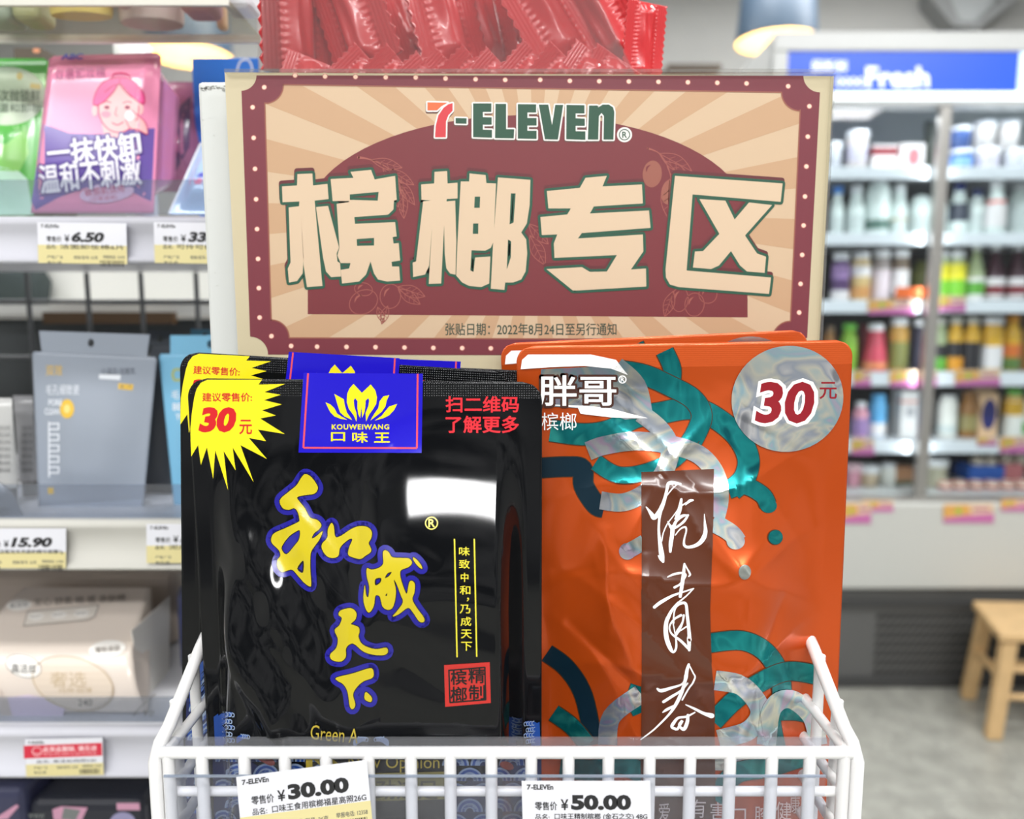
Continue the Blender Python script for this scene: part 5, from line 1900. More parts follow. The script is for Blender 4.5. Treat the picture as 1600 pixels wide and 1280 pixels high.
# headline lettering
green_o, shad, hl = M('headline_green', (26, 80, 58), .5), M('headline_shade', (96, 30, 36), .5), M('headline_cream', (214, 188, 158), .5)
tA, tB = frame_tf(330, 240, 3.2), frame_tf(820, 240, 3.2)
glyph = [
    (tA, [(432, 103), (507, 100), (510, 160), (582, 152), (588, 228), (518, 236), (557, 662), (480, 668), (463, 560), (450, 320), (463, 520), (458, 600), (430, 638), (390, 645), (384, 575), (398, 545), (388, 270), (440, 264), (442, 240), (358, 244), (355, 165), (430, 160)], []),
    (tA, [(525, 268), (585, 262), (640, 470), (628, 500), (632, 540), (645, 548), (650, 615), (600, 618), (575, 590), (560, 520)], []),
    (tA, [(697, 92), (800, 82), (818, 130), (920, 112), (928, 232), (914, 236), (912, 280), (885, 306), (716, 318), (720, 352), (920, 343), (928, 415), (908, 418), (912, 450), (938, 448), (945, 535), (902, 542), (905, 565), (940, 565), (945, 635), (880, 640), (835, 630), (815, 600), (797, 540), (775, 605), (740, 640), (655, 650), (648, 582), (690, 575), (698, 548), (648, 548), (632, 510), (642, 470), (628, 252), (690, 243), (690, 238), (608, 238), (598, 128), (712, 122)],
     [[(694, 205), (838, 192), (833, 236), (694, 232)], [(728, 428), (815, 422), (815, 460), (730, 462)]]),
    (tA, [(1117, 92), (1180, 88), (1182, 150), (1232, 146), (1232, 225), (1178, 228), (1165, 360), (1150, 650), (1088, 652), (1105, 360), (1090, 560), (1070, 605), (1010, 618), (1008, 545), (1025, 540), (1060, 240), (1100, 235), (1052, 232), (1050, 155), (1115, 150)], []),
    (tA, [(1176, 240), (1220, 236), (1226, 440), (1222, 606), (1195, 600), (1176, 575), (1168, 500), (1165, 360)], []),
    (tA, [(1292, 100), (1372, 108), (1376, 148), (1424, 150), (1412, 440), (1398, 472), (1370, 486), (1302, 484), (1296, 585), (1312, 592), (1320, 520), (1396, 515), (1390, 650), (1350, 668), (1290, 662), (1255, 645), (1225, 610), (1232, 440), (1248, 140), (1290, 140)],
     [[(1318, 216), (1345, 216), (1343, 272), (1315, 272)], [(1310, 350), (1336, 350), (1335, 402), (1308, 402)]]),
    (tA, [(1434, 120), (1596, 132), (1592, 260), (1578, 350), (1550, 395), (1575, 430), (1580, 500), (1572, 590), (1550, 630), (1510, 645), (1470, 645), (1466, 682), (1398, 676), (1410, 440)],
     [[(1498, 200), (1522, 200), (1512, 345), (1492, 355)], [(1484, 430), (1500, 440), (1498, 520), (1478, 580)]]),
    (tB, [(303, 122), (410, 112), (388, 165), (585, 155), (590, 250), (345, 265), (325, 300), (620, 285), (628, 372), (285, 398), (265, 425), (590, 405), (592, 490), (530, 580), (605, 575), (607, 665), (260, 685), (240, 685), (108, 578), (285, 568), (325, 592), (410, 590), (460, 508), (148, 522), (145, 450), (162, 405), (85, 408), (78, 318), (212, 305), (230, 275), (118, 275), (110, 188), (275, 172)], []),
    (tB, [(750, 112), (1288, 150), (1278, 242), (838, 205), (808, 585), (1230, 620), (1220, 702), (770, 668), (725, 655), (705, 620), (703, 580)], []),
    (tB, [(872, 228), (1002, 236), (1048, 330), (1120, 245), (1235, 258), (1100, 410), (1160, 500), (1205, 516), (1198, 597), (1110, 590), (1075, 560), (1030, 488), (970, 560), (930, 578), (840, 570), (850, 490), (890, 488), (972, 402)], []),
]
p = Print()
for gi_, (tf, ring, holes) in enumerate(glyph):
    gl = gi_ * .07
    p.tf = lambda v, tf=tf: tf(v) + np.array([-1.0, -5.0])
    p.poly(ring, shad, 3 + gl, holes)
    p.outline(ring, 27, shad, 3 + gl)
    p.tf = tf
    for r_ in [ring] + holes:
        p.outline(r_, 27, green_o, 5 + gl)
    p.poly(ring, hl, 6.6 + gl, holes)
p.build('headline_lettering', sg, flat(SY), SY)
# shop logo
tL = frame_tf(640, 140, 4.21)
lw, lg, lr, lo = M('logo_white', (232, 228, 222), .5), M('logo_green', (26, 74, 52), .5), M('logo_red', (206, 52, 60), .5), M('logo_orange', (220, 104, 56), .5)
logo = [(lo, [(118, 85), (250, 88), (210, 110), (180, 138), (118, 138)]), (lr, [(283, 90), (283, 140), (255, 170), (240, 210), (238, 315), (168, 315), (172, 240), (190, 170), (225, 120), (255, 98)]),
        (lg, [(303, 188), (375, 190), (375, 226), (303, 224)]), (lg, [(418, 92), (538, 92), (538, 148), (482, 148), (482, 182), (540, 184), (540, 232), (482, 232), (482, 265), (542, 266), (542, 318), (418, 314)]),
        (lg, [(565, 95), (635, 95), (635, 262), (688, 262), (685, 322), (562, 320)]), (lg, [(712, 97), (832, 98), (832, 152), (775, 152), (775, 188), (835, 188), (835, 238), (775, 238), (775, 272), (835, 272), (835, 326), (712, 324)]),
        (lg, [(850, 100), (912, 100), (937, 235), (958, 102), (1010, 102), (975, 330), (890, 328)]), (lg, [(1032, 102), (1150, 104), (1150, 158), (1092, 158), (1092, 190), (1152, 192), (1152, 240), (1092, 240), (1092, 275), (1156, 276), (1156, 332), (1030, 328)]),
        (lg, [(1180, 106), (1235, 106), (1240, 118), (1270, 100), (1310, 100), (1338, 118), (1346, 150), (1340, 330), (1275, 330), (1278, 175), (1262, 155), (1245, 175), (1240, 330), (1172, 330)])]
p = Print()
for gi_, (m, ring) in enumerate(logo):
    gl = gi_ * .07
    p.tf = lambda v: tL(v) + np.array([-0.6, 2.2])
    p.outline(ring, 20, M('logo_shade', (96, 60, 54), .5), 3 + gl)
    p.tf = tL
    p.outline(ring, 20, lw, 4.2 + gl)
    p.poly(ring, m, 5.6)
p.ellipse(1413, 298, 50, 50, lw, 5.2)
p.stroke([(1413 + 34 * math.cos(a), 298 + 34 * math.sin(a)) for a in np.linspace(0, 2 * PI, 24, endpoint=False)], lg, 5.8, w=6, closed=True)
p.text('R', (1398, 278, 1430, 318), lg, 5.8, bold=.02)
p.build('shop_logo', sg, flat(SY), SY)
p = Print()
p.text('张贴日期：2022年8月24日至另行通知', (696, 505, 963, 524), M('date_green', (62, 74, 58), .5), 3, bold=.012)
p.build('date_line', sg, flat(SY), SY)
b = MB()
hc = [W(350, 110, SY - .004), W(1306, 116, SY - .004), W(1276, 690, SY - .004), W(376, 690, SY - .004)]
b.hexa([hc[3], hc[2], hc[1], hc[0]], [c + Vector((0, .001, 0)) for c in (hc[3], hc[2], hc[1], hc[0])])
b.build('clear_holder', clear_mat('holder_acrylic', (254, 254, 254), -.16, .06, haze=.004), sg)
b = MB()
b.box(hc[0].x, hc[1].x, SY - .004, SY + .010, hc[0].z - .0008, hc[0].z + .0008)
b.box(hc[1].x - .0012, hc[1].x, SY - .004, SY + .0045, hc[2].z, hc[1].z)
b.build('holder_edge', clear_mat('acrylic_edge', (240, 240, 238), .2, .05, haze=.06, haze_rgb=(255,255,255)), sg)

# ------------------------------------------------------------------ white wire basket
FB = 0.312
wire_w = M('wire_white', (226, 225, 224), .32, coat=.3)
zr = W(800, 1176, FB).z
bxl, bxr = W(252, 1176, FB).x, W(1330, 1176, FB).x
yb = SY + .006
z2 = W(800, 1243, FB).z
zbot = W(800, 1378, .345).z
bk = thing('wire_basket', 'white wire basket with a clear front guard holding the pouches', 'basket', ((bxl + bxr) / 2, .36, zbot))
R = .0027
side_lv = [zr, z2, z2 - (zr - z2), z2 - 2 * (zr - z2)]
# front and back rails
b = MB(); b.tube([(bxl, FB, zr), (bxr, FB, zr)], R, 12); b.build('front_rail', wire_w, bk)
for z in side_lv[1:]:
    b = MB(); b.tube([(bxl, FB + .003, z), (bxr, FB + .003, z)], R * .8, 10); b.build('front_wire', wire_w, bk)
xs = [318, 384, 447, 511, 577, 643, 704, 768, 830, 888, 950, 1014, 1077, 1139, 1204, 1263]
for px in xs:
    x = W(px, 1200, FB).x
    b = MB()
    b.tube([(x, FB - .0004, zr + .0018), (x, FB - .0012, zr - .002), (x, FB - .0012, zbot)], [R * .75, R * .98, R * .98], 10)
    b.build('front_upright', wire_w, bk)
# corner posts: two welded wires
for sx, x in ((-1, bxl), (1, bxr)):
    b = MB()
    b.tube([(x - sx * .003, FB, zr + .001), (x - sx * .003, FB, zbot)], R, 10)
    b.build('corner_post', wire_w, bk)
    # side rim: rises towards the back, then drops as the outer corner wire
    rim = [(x + sx * .0028, FB, zbot), (x + sx * .0028, FB, zr - .004), (x + sx * .0015, FB + .003, zr + .003)]
    ztopr = zr + .030
    rim += [(x, FB + .008, zr + .007), (x, FB + .045, ztopr - .003), (x, FB + .052, ztopr), (x, yb, ztopr)]
    b = MB(); b.tube(rim, R * 1.08, 12); b.build('side_rim', wire_w, bk)
    for z in side_lv:
        b = MB(); b.tube([(x - sx * .002, FB + .002, z), (x - sx * .002, yb, z)], R * .9, 10); b.build('side_wire', wire_w, bk)
    for k in range(4):
        y = FB + .018 + k * .0215
        zt = zr + .007 + (ztopr - zr - .010) * min(1, (y - FB - .008) / .037) + .002
        b = MB(); b.tube([(x + sx * .001, y, zbot), (x + sx * .001, y, zt)], R * .95, 10); b.build('side_upright', wire_w, bk)
b = MB(); b.tube([(bxl, yb, zr + .030), (bxr, yb, zr + .030)], R, 10); b.build('back_rail', wire_w, bk)
for k in range(9):
    y = FB + .004 + k * (yb - FB - .004) / 8
    b = MB(); b.tube([(bxl, y, zbot - R), (bxr, y, zbot - R)], R * .9, 8); b.build('floor_wire', wire_w, bk)
b = MB()
b.box(bxl + .03, bxl + .05, yb, SY + .0125, zr - .01, zr + .032)
b.box(bxr - .05, bxr - .03, yb, SY + .0125, zr - .01, zr + .032)
b.build('hook', wire_w, bk)
gz = W(800, 1158, FB + .0045).z
b = MB()
g0, g1 = W(258, 1160, FB + .0045).x, W(1300, 1160, FB + .0045).x
b.box(g0, g1, FB + .0072, FB + .0080, zbot, gz - .0006)
b.build('clear_guard', clear_mat('guard_clear', (242, 243, 246), .02, .04, haze=.03), bk)
b = MB()
b.box(g0, g1, FB - .0005, FB + .0080, gz - .0008, gz)
b.build('guard_lip', clear_mat("guard_lip", (244, 245, 248), -.15, .05, haze=.06), bk)
b = MB()
s1 = W(1290, 1214, FB - .006).x
b.box(W(256, 1214, FB - .006).x, s1, FB - .0062, FB - .0056, zbot, W(800, 1213, FB - .006).z)
b.build('ticket_strip', clear_mat('strip_clear', (246, 247, 250), .02, .05, haze=.03), bk)
b = MB()
zz = W(800, 1213, FB - .006).z
b.box(W(256, 1214, FB - .006).x, s1, FB - .0064, FB - .0054, zz - .0004, zz + .0004)
b.build('strip_edge', clear_mat('strip_edge', (196, 204, 216), .2, .05, haze=.35, haze_rgb=(190, 200, 214)), bk)

ticket(((369, 1215), (573, 1188), (381, 1342)), FB - .0075, '30.00', '口味王食用槟榔福星高照26G', 'tilted price ticket reading 30.00 on the basket under the black pouch', ysplit=62, extra=('规格/型号: 26克', '举报电话: 12358'))
ticket(((815, 1221), (1016, 1221), (818, 1346)), FB - .0075, '50.00', '口味王精制槟榔 (金石之交) 48G', 'straight price ticket reading 50.00 on the basket below the gap between pouches', ysplit=64)

# ------------------------------------------------------------------ black pouches
blk_f = M('black_film', (14, 15, 17), .06, spec=.32)
blk_s = emboss(M('black_film_seal', (14, 15, 17), .09, spec=.32), .0011, .5)
bq = [(292, 591), (847, 597), (846, 1378), (337, 1378)]
def black_fn(a, t):
    left = sstep((.56 - a) / .3)
    return (left * (.0016 * np.sin(38 * (t * .8 + a * .9)) * sstep((.86 - t) / .2) + .0006 * np.sin(60 * (a * .8 - t * .5) + 1))
            + (1 - left) * .00015 * np.sin(50 * t + 9 * a))


BP = Pouch(bq, .345, D=.0239, Db=.006, calm=(.735, .78, .27, .085, .75), seal=.045, top=.048, wt=.34, ws=.095, r=.009, seed=21, amp=.0003, freq=75, ridge=.0003, fn=black_fn, creases=[
    (.24, .80, .46, .66, .003, .0008), (.40, .84, .50, .70, .0035, -.0012), (.12, .60, .40, .42, .004, .0009), (.10, .50, .27, .30, .004, -.0016),
    (.30, .70, .62, .50, .003, .0006), (.55, .74, .72, .68, .004, -.0010), (.20, .40, .34, .28, .003, .0018), (.22, .34, .30, .46, .003, .0013),
    (.55, .30, .70, .12, .004, .0012), (.70, .34, .64, .18, .004, -.0012), (.78, .60, .80, .30, .003, .0008), (.62, .86, .86, .84, .004, .0010),
    (.45, .58, .74, .44, .005, -.0008), (.08, .24, .3, .2, .004, .0012), (.50, .80, .58, .88, .003, .0014), (.35, .22, .5, .10, .005, .0014)])
br_ = BP.root('snack_pouch', 'front black pouch with yellow brush lettering, blue crest and yellow 30 burst', 'pouch', 'black snack pouches in the basket')
BP.mesh('film_body', br_, [blk_f, blk_s], 150, 200, True)
yl = M('ink_yellow', (238, 222, 34), .2, spec=.45)
rd = M('ink_red', (204, 34, 38), .2, spec=.45)
blu = M('ink_royal_blue', (32, 22, 190), .2, spec=.45)
pkl = M('ink_pink_line', (222, 80, 96), .2)
kw = dict(step=6, curved=True, eps=.00018)
tf1 = frame_tf(270, 540, 5.333)
p = Print(tf1)
burst = [(148, 690), (160, 560), (180, 430), (200, 360), (235, 310), (290, 285), (745, 285), (715, 325), (935, 320), (765, 388), (900, 410), (762, 455), (910, 490), (745, 540), (860, 582), (730, 608), (935, 737), (710, 700), (778, 797), (635, 770), (785, 945), (565, 830), (675, 1140), (500, 850), (525, 1040), (425, 880), (462, 1205), (355, 875), (338, 1110), (285, 850), (235, 995), (212, 830), (155, 925), (150, 800)]
p.poly(burst, yl, 0)
pb = p.build('price_burst', br_, BP.F, BP.Y, **kw)
p = Print(tf1)
p.text('建议零售价:', (248, 395, 660, 466), rd, 1, bold=.022)
p.text('30', (215, 512, 530, 724), rd, 1, bold=.055, shear=.18)
p.text('元', (558, 620, 660, 738), rd, 1, bold=.02)
p.build('burst_lettering', br_, BP.F, BP.Y, **kw)
tf2 = frame_tf(460, 580, 7.62)
p = Print(tf2)
p.poly([(110, 20), (1530, 30), (1515, 975), (50, 970)], blu, 0)
p.build('crest_panel', br_, BP.F, BP.Y, **kw)
p = Print(tf2)
for a_, c_ in (((165, 25), (108, 912)), ((108, 912), (1460, 918)), ((1460, 918), (1468, 32))):
    p.stroke([a_, c_], pkl, 1, w=22, smooth=False, caps=False)
lotus = [[(372, 372), (430, 395), (480, 445), (510, 505), (570, 545), (632, 578), (560, 570), (480, 540), (430, 490), (400, 430)],
         [(475, 270), (590, 335), (600, 400), (625, 490), (690, 582), (600, 540), (545, 490), (515, 400), (490, 310)],
         [(705, 152), (805, 258), (910, 158), (965, 230), (985, 310), (975, 390), (940, 450), (895, 510), (855, 598), (848, 500), (880, 420), (892, 350), (880, 320), (850, 350), (845, 430), (835, 490), (808, 555), (798, 420), (785, 560), (762, 510), (750, 430), (752, 360), (725, 320), (708, 350), (715, 420), (740, 500), (745, 560), (738, 600), (710, 530), (650, 450), (625, 370), (630, 270), (655, 210)],
         [(1130, 285), (1100, 350), (1085, 420), (1040, 485), (905, 588), (950, 510), (1000, 440), (1015, 360), (1060, 300)],
         [(1225, 390), (1190, 460), (1130, 525), (1060, 560), (958, 588), (1040, 530), (1080, 480), (1130, 420)]]
for rg in lotus:
    p.poly(rg, yl, 1)
p.text('KOUWEIWANG', (445, 632, 1130, 695), yl, 1, bold=.03, gap=1.15)
p.text('口', (440, 730, 602, 832), yl, 1, bold=.04)
p.text('味', (692, 726, 872, 850), yl, 1, bold=.03)
p.text('王', (955, 735, 1135, 848), yl, 1, bold=.04)
p.build('crest_print', br_, BP.F, BP.Y, **kw)
p = Print(frame_tf(560, 560, 5.333))
rr = M('ink_scarlet', (226, 48, 58), .2)
p.text('扫二维码', (730, 318, 1335, 448), rr, 1, bold=.03)
p.text('了解更多', (730, 482, 1335, 620), rr, 1, bold=.03)
p.build('red_lettering', br_, BP.F, BP.Y, **kw)
# brush lettering
tf3, tf4 = frame_tf(400, 720, 4.571), frame_tf(380, 720, 2.908)
brush = [
    (tf3, [(355, 95), (400, 120), (440, 180), (438, 215), (410, 238), (340, 248), (295, 262), (310, 290), (350, 340), (385, 405), (440, 425), (467, 460), (450, 490), (415, 520), (400, 555), (430, 540), (475, 505), (455, 560), (420, 610), (392, 660), (390, 760), (397, 880), (385, 897), (345, 870), (300, 820), (262, 780), (225, 785), (185, 795), (155, 760), (155, 710), (175, 680), (165, 640), (115, 590), (110, 550), (135, 515), (215, 480), (300, 440), (312, 420), (300, 370), (275, 340), (235, 350), (195, 340), (172, 300), (180, 268), (230, 225), (290, 175), (325, 120)],
     [[(315, 500), (310, 560), (275, 610), (220, 668), (185, 630), (200, 590), (240, 540), (285, 508)], [(340, 712), (338, 798), (296, 770)]]),
    (tf3, [(540, 445), (558, 470), (565, 530), (580, 548), (620, 530), (680, 490), (740, 468), (800, 475), (830, 510), (825, 555), (808, 590), (825, 630), (820, 655), (785, 680), (750, 702), (700, 692), (662, 672), (668, 620), (690, 565), (670, 560), (625, 595), (600, 630), (590, 680), (550, 695), (505, 680), (472, 630), (475, 590), (510, 550), (515, 490)], []),
    (tf3, [(925, 640), (950, 655), (975, 690), (1040, 695), (1095, 700), (1115, 730), (1090, 760), (1040, 780), (1030, 810), (1040, 860), (1065, 930), (1080, 945), (1095, 870), (1115, 858), (1135, 880), (1132, 940), (1118, 990), (1150, 1050), (1200, 1120), (1198, 1150), (1165, 1145), (1120, 1080), (1085, 1050), (1020, 1095), (978, 1110), (1010, 1070), (1050, 1010), (1035, 960), (1005, 880), (985, 850), (1000, 920), (995, 990), (975, 1050), (940, 1063), (905, 1040), (885, 970), (855, 965), (845, 1030), (822, 1075), (800, 1080), (780, 1040), (770, 980), (780, 890), (790, 960), (805, 970), (812, 900), (795, 830), (795, 770), (830, 778), (880, 765), (910, 735), (908, 680), (910, 650)],
     [[(895, 838), (890, 870), (855, 890), (855, 845)], [(970, 795), (950, 825), (922, 838), (940, 805)], [(938, 945), (935, 965), (925, 960)]]),
    (tf3, [(1155 + 30 * math.cos(a) * .85 - 44 * math.sin(a) * -.5, 732 + 30 * math.cos(a) * -.5 * -1 + 44 * math.sin(a) * .85) for a in np.linspace(0, 2 * PI, 16, endpoint=False)], []),
    (tf4, [(445, 680), (490, 670), (515, 690), (512, 720), (492, 740), (500, 745), (525, 755), (530, 775), (525, 800), (545, 835), (600, 855), (650, 848), (658, 868), (640, 882), (590, 880), (545, 865), (500, 830), (470, 850), (468, 890), (445, 912), (405, 905), (397, 880), (425, 850), (432, 810), (420, 780), (420, 765), (440, 745), (450, 715), (435, 700)], []),
    (tf4, [(425, 985), (500, 965), (575, 942), (592, 955), (588, 985), (550, 1000), (520, 1025), (500, 1060), (510, 1105), (500, 1127), (485, 1115), (475, 1050), (455, 1015), (430, 1000)], []),
    (tf4, [(560, 1050), (585, 1075), (580, 1095), (555, 1085), (552, 1065)], []),
]
halo, gold_b, edge_b = M('ink_halo_blue', (34, 30, 140), .2), M('ink_brush_yellow', (196, 178, 30), .2), M('ink_brush_edge', (24, 20, 30), .2)
p = Print()
for tf, ring, holes in brush:
    k = 4.571 if tf is tf3 else 2.908
    p.tf = tf
    p.outline(ring, 17 * k, halo, 0, smooth=True)
    p.poly(ring, halo, 0, smooth=True)
    for r_ in [ring] + holes:
        p.outline(r_, 2.6 * k, edge_b, 1, smooth=len(r_) > 4)
    p.poly(ring, gold_b, 2, holes, smooth=True)
p.build('brush_lettering', br_, BP.F, BP.Y, **kw)
p = Print(tf4)
vy_ = M('ink_pale_yellow', (236, 220, 60), .2)
p.stroke([(960, 358), (972, 890)], vy_, 0, w=6)
p.stroke([(1050, 358), (1061, 888)], vy_, 0, w=6)
for ch, x, y in (('味', 1005, 412), ('致', 1005, 470), ('中', 1006, 530), ('和', 1008, 588), ('乃', 1008, 674), ('成', 1012, 730), ('天', 1014, 787), ('下', 1015, 843)):
    w_ = 17 if ch == '中' else 24
    p.text(ch, (x - w_, y - 20, x + w_, y + 20), vy_, 0, bold=.012)
p.text('，', (1016, 622, 1026, 638), vy_, 0, bold=.02)
p.stroke([(856 + 27 * math.cos(a), 284 + 27 * math.sin(a)) for a in np.linspace(0, 2 * PI, 24, endpoint=False)], vy_, 0, w=5, closed=True)
p.text('R', (842, 266, 872, 302), vy_, 0, bold=.02)
p.build('motto_lettering', br_, BP.F, BP.Y, **kw)
p = Print(tf4)
sl, sk = M('ink_seal_red', (190, 44, 38), .25), M('ink_seal_black', (22, 18, 18), .25)
p.poly([(913, 928), (1120, 915), (1125, 1100), (918, 1118)], sl, 0)
p.stroke([(935, 952), (1098, 938), (1102, 1085), (940, 1098)], sk, 1, w=7, smooth=False, closed=True)
for ch, x, y in (('精', 1060, 976), ('制', 1062, 1052), ('槟', 980, 984), ('榔', 980, 1060)):
    p.text(ch, (x - 36, y - 33, x + 36, y + 33), sk, 2, bold=.025)
p.build('seal_stamp', br_, BP.F, BP.Y, **kw)
# wave pattern, English lines and gold band low on the pouch
w1, w2, w3, w4 = M('wave_blue', (36, 74, 150), .25), M('wave_white', (140, 158, 186), .25), M('wave_navy', (24, 34, 84), .25), M('wave_rust', (150, 70, 60), .25)
p = Print()
p.poly([(332, 1168), (360, 1172), (480, 1240), (480, 1378), (337, 1378)], w3, 0)
p.poly([(846, 1172), (790, 1190), (715, 1230), (705, 1378), (846, 1378)], w3, 0)
rnd = random.Random(9)
for cx, cy in [(350 + 44 * i + 22 * (j % 2), 1190 + 24 * j) for j in range(8) for i in range(-1, 4)] + [(712 + 44 * i + 22 * (j % 2), 1196 + 24 * j) for j in range(8) for i in range(4)]:
    if cx < 340 or cx > 842:
        continue
    for r_, m_ in ((21, w2), (18, w1), (14, w2), (11.5, w1), (8, w2), (6, w3)):
        p.poly([(min(845, max(337, cx + r_ * math.cos(a))), cy - r_ * math.sin(a)) for a in np.linspace(0, PI, 14)], m_, 1 + round((21 - r_) / 4) * .5 + (cy - 1190) * .02)
for x, y, s_ in ((420, 1188, 1), (412, 1184, 1), (700, 1240, 1), (790, 1196, 1)):
    p.ellipse(x, y, 11, 6, w4, 8, rot=.4)


def crest(x, y, L, flip=1, m=None):
    m = m or w1
    p.poly([(x, y), (x + flip * L * .5, y - L * .25), (x + flip * L, y - L * .2), (x + flip * L * .8, y + L * .05), (x + flip * L * .4, y + L * .25), (x, y + L * .5)], m, 2, smooth=True)
    for k in range(4):
        cx_, cy_ = x + flip * L * (.35 + .2 * k), y - L * .12 + L * .02 * k
        p.stroke([(cx_, cy_ - 3), (cx_ + flip * 3, cy_ - 1), (cx_ + flip * 2.5, cy_ + 3), (cx_, cy_ + 3)], w2, 3, w=1.3)


p.poly([(334, 1120), (341, 1115), (345, 1130), (350, 1160), (352, 1180), (337, 1180)], w1, 1)
for k in range(5):
    crest(342, 1118 + k * 10, 22 - (k % 2) * 4)
crest(370, 1152, 18, 1)
p.poly([(843, 1128), (838, 1130), (830, 1160), (828, 1180), (845, 1180)], w1, 1)
for k in range(4):
    crest(842, 1132 + k * 9, 22 - (k % 2) * 4, -1)
for x, f in ((562, 1), (598, -1)):
    crest(x - 9 * f, 1156, 20, f, w2)
crest(533, 1178, 16, 1, w2)
p.build('wave_print', br_, BP.F, BP.Y, **kw)
p = Print()
gd = M('ink_old_gold', (190, 168, 60), .25)
dg = M('ink_band_gold', (150, 140, 70), .3)
p.text('Green A', (486, 1135, 560, 1158), gd, 5, rot=.09)
p.text('New Opinion', (545, 1180, 687, 1206), gd, 5)
p.poly([(478, 1172), (500, 1170), (540, 1200), (540, 1225), (500, 1225), (478, 1218)], gd, 5, holes=[[(488, 1185), (512, 1206), (510, 1214), (488, 1212)]])
p.poly([(470, 1210), (700, 1205), (702, 1248), (470, 1254)], dg, 4)
p.text('劲道足', (588, 1218, 684, 1248), M('ink_band_dark', (84, 78, 44), .3), 5, bold=.02)
p.build('gold_print', br_, BP.F, BP.Y, **kw)


def copy_tree(o, loc, rot, label):
    c = o.copy()
    COL.objects.link(c)
    c.location, c.rotation_euler = loc, rot
    c.scale = (1, .58, 1)
    c['label'] = label
    for ch in list(o.children):
        k = ch.copy()
        COL.objects.link(k)
        k.parent = c
        for g in list(ch.children):
            gg = g.copy()
            COL.objects.link(gg)
            gg.parent = k
    return c


def place_copy(o, P, corner, target, Y, rot_y, label):
    """shift a turned copy so that its named top corner lands on a spot"""
    root = Vector(o.location)
    rel = Vector((P.TL[0], P.Y, P.TL[1])) if corner == 'TL' else Vector((P.TR[0], P.Y, P.TR[1]))
    rel = Matrix.Rotation(rot_y, 3, 'Y') @ (rel - root)
    t = W(*target, Y)
    rel.y = 0
    return copy_tree(o, t - rel, (0, rot_y, 0), label)


place_copy(br_, BP, 'TL', (281, 549), .372, math.radians(2.9), 'second black pouch, its yellow burst showing above the front one')
place_copy(br_, BP, 'TR', (884, 582), .391, math.radians(1.9), 'rearmost black pouch, only a dark top edge showing under the sign')

# ------------------------------------------------------------------ orange pouches
org = M('orange_film', (206, 82, 22), .22, .5, coat=.25)
org_s = emboss(M('orange_film_seal', (206, 84, 26), .3, .35, coat=.2), .0009, .12, 'lines')
oq = [(806, 541), (1333, 531), (1296, 1385), (838, 1385)]
OP = Pouch(oq, .362, D=.024, Db=.006, seal=.05, top=.06, wt=.44, ws=.36, r=.008, seed=33, amp=.0013, freq=62, ridge=.0034, creases=[
    (.10, .95, .42, .78, .0035, .0022), (.42, .78, .66, .93, .003, .0016), (.42, .78, .30, .66, .004, .0018), (.25, .70, .25, .50, .003, .0015),
    (.24, .58, .35, .42, .0045, .0024), (.35, .42, .12, .52, .004, -.0018), (.35, .42, .16, .22, .004, .0014), (.80, .58, .68, .44, .004, -.0020),
    (.68, .44, .88, .40, .003, .0018), (.68, .44, .74, .26, .004, .0016), (.74, .26, .76, .12, .004, .0022), (.56, .90, .95, .78, .005, .0014),
    (.08, .60, .22, .62, .003, -.0016), (.46, .30, .58, .24, .004, .0008), (.3, .95, .34, .84, .004, -.0016), (.62, .84, .90, .62, .005, -.0014),
    (.36, .66, .36, .52, .003, .0016), (.12, .34, .30, .30, .005, .0014), (.60, .62, .84, .70, .006, .0012)])
or_ = OP.root('snack_pouch', 'front orange pouch with a brown brush-lettered strip, teal loops and a silver 30 disc', 'pouch', 'orange snack pouches in the basket')
OP.mesh('film_body', or_, [org, org_s], 150, 200, True)
silver = foil_mat('holo_silver', [(168, 170, 176), (238, 238, 238), (196, 204, 216), (246, 244, 226), (190, 224, 232), (230, 206, 232), (226, 228, 230)], .16, 26, .92, 2.0)
teal = foil_mat('holo_teal', [(10, 96, 104), (34, 150, 150), (16, 120, 124), (60, 176, 168)], .22, 30, .75, 2.0)
dteal = M('ink_deep_teal', (18, 44, 58), .25, .4)
tl_edge = M('ink_teal_edge', (60, 40, 20), .3)
white_i = M('ink_white', (246, 244, 242), .25)
kw2 = dict(step=6, curved=True, eps=.00018)
tO, tO2 = frame_tf(790, 520, 2.909), frame_tf(830, 780, 3.137)
xmin = 844


def ribbon(pr, pts, w, m, layer, edge=True):
    if edge:
        pr.stroke(pts, tl_edge, layer, w=w + 5, caps=False)
    pr.stroke(pts, m, layer + .5, w=w, caps=False)


tQ = frame_tf(781, 515, 1.904)
p = Print(tQ)
ribbon(p, [(118, 412), (200, 408), (245, 415), (250, 465), (285, 520), (310, 530)], 58, dteal, 0)
ribbon(p, [(150, 300), (250, 312), (330, 300), (400, 262), (470, 250), (560, 235), (620, 250), (700, 310), (738, 380), (728, 440), (690, 478)], 64, teal, 1)
ribbon(p, [(680, 478), (730, 466), (780, 492), (797, 522)], 50, teal, 1.2)
p.ellipse(798, 524, 25, 22, teal, 2)
ribbon(p, [(490, 64), (513, 120), (505, 175)], 52, teal, 2)
ribbon(p, [(360, 122), (430, 135), (500, 165), (572, 205), (600, 255), (580, 315), (545, 370)], 60, teal, 3)
ribbon(p, [(285, 395), (350, 432), (430, 425), (520, 385), (572, 318)], 48, teal, 4)
p.ellipse(818, 618, 23, 23, tl_edge, 1)
p.ellipse(819, 618, 21, 21, teal, 2)
p.build('teal_ribbons', or_, OP.F, OP.Y, **kw2)
p = Print(tQ)
p.poly([(122, 118), (330, 108), (400, 165), (445, 262), (372, 268), (290, 238), (122, 226)], silver, 4.5, smooth=False)
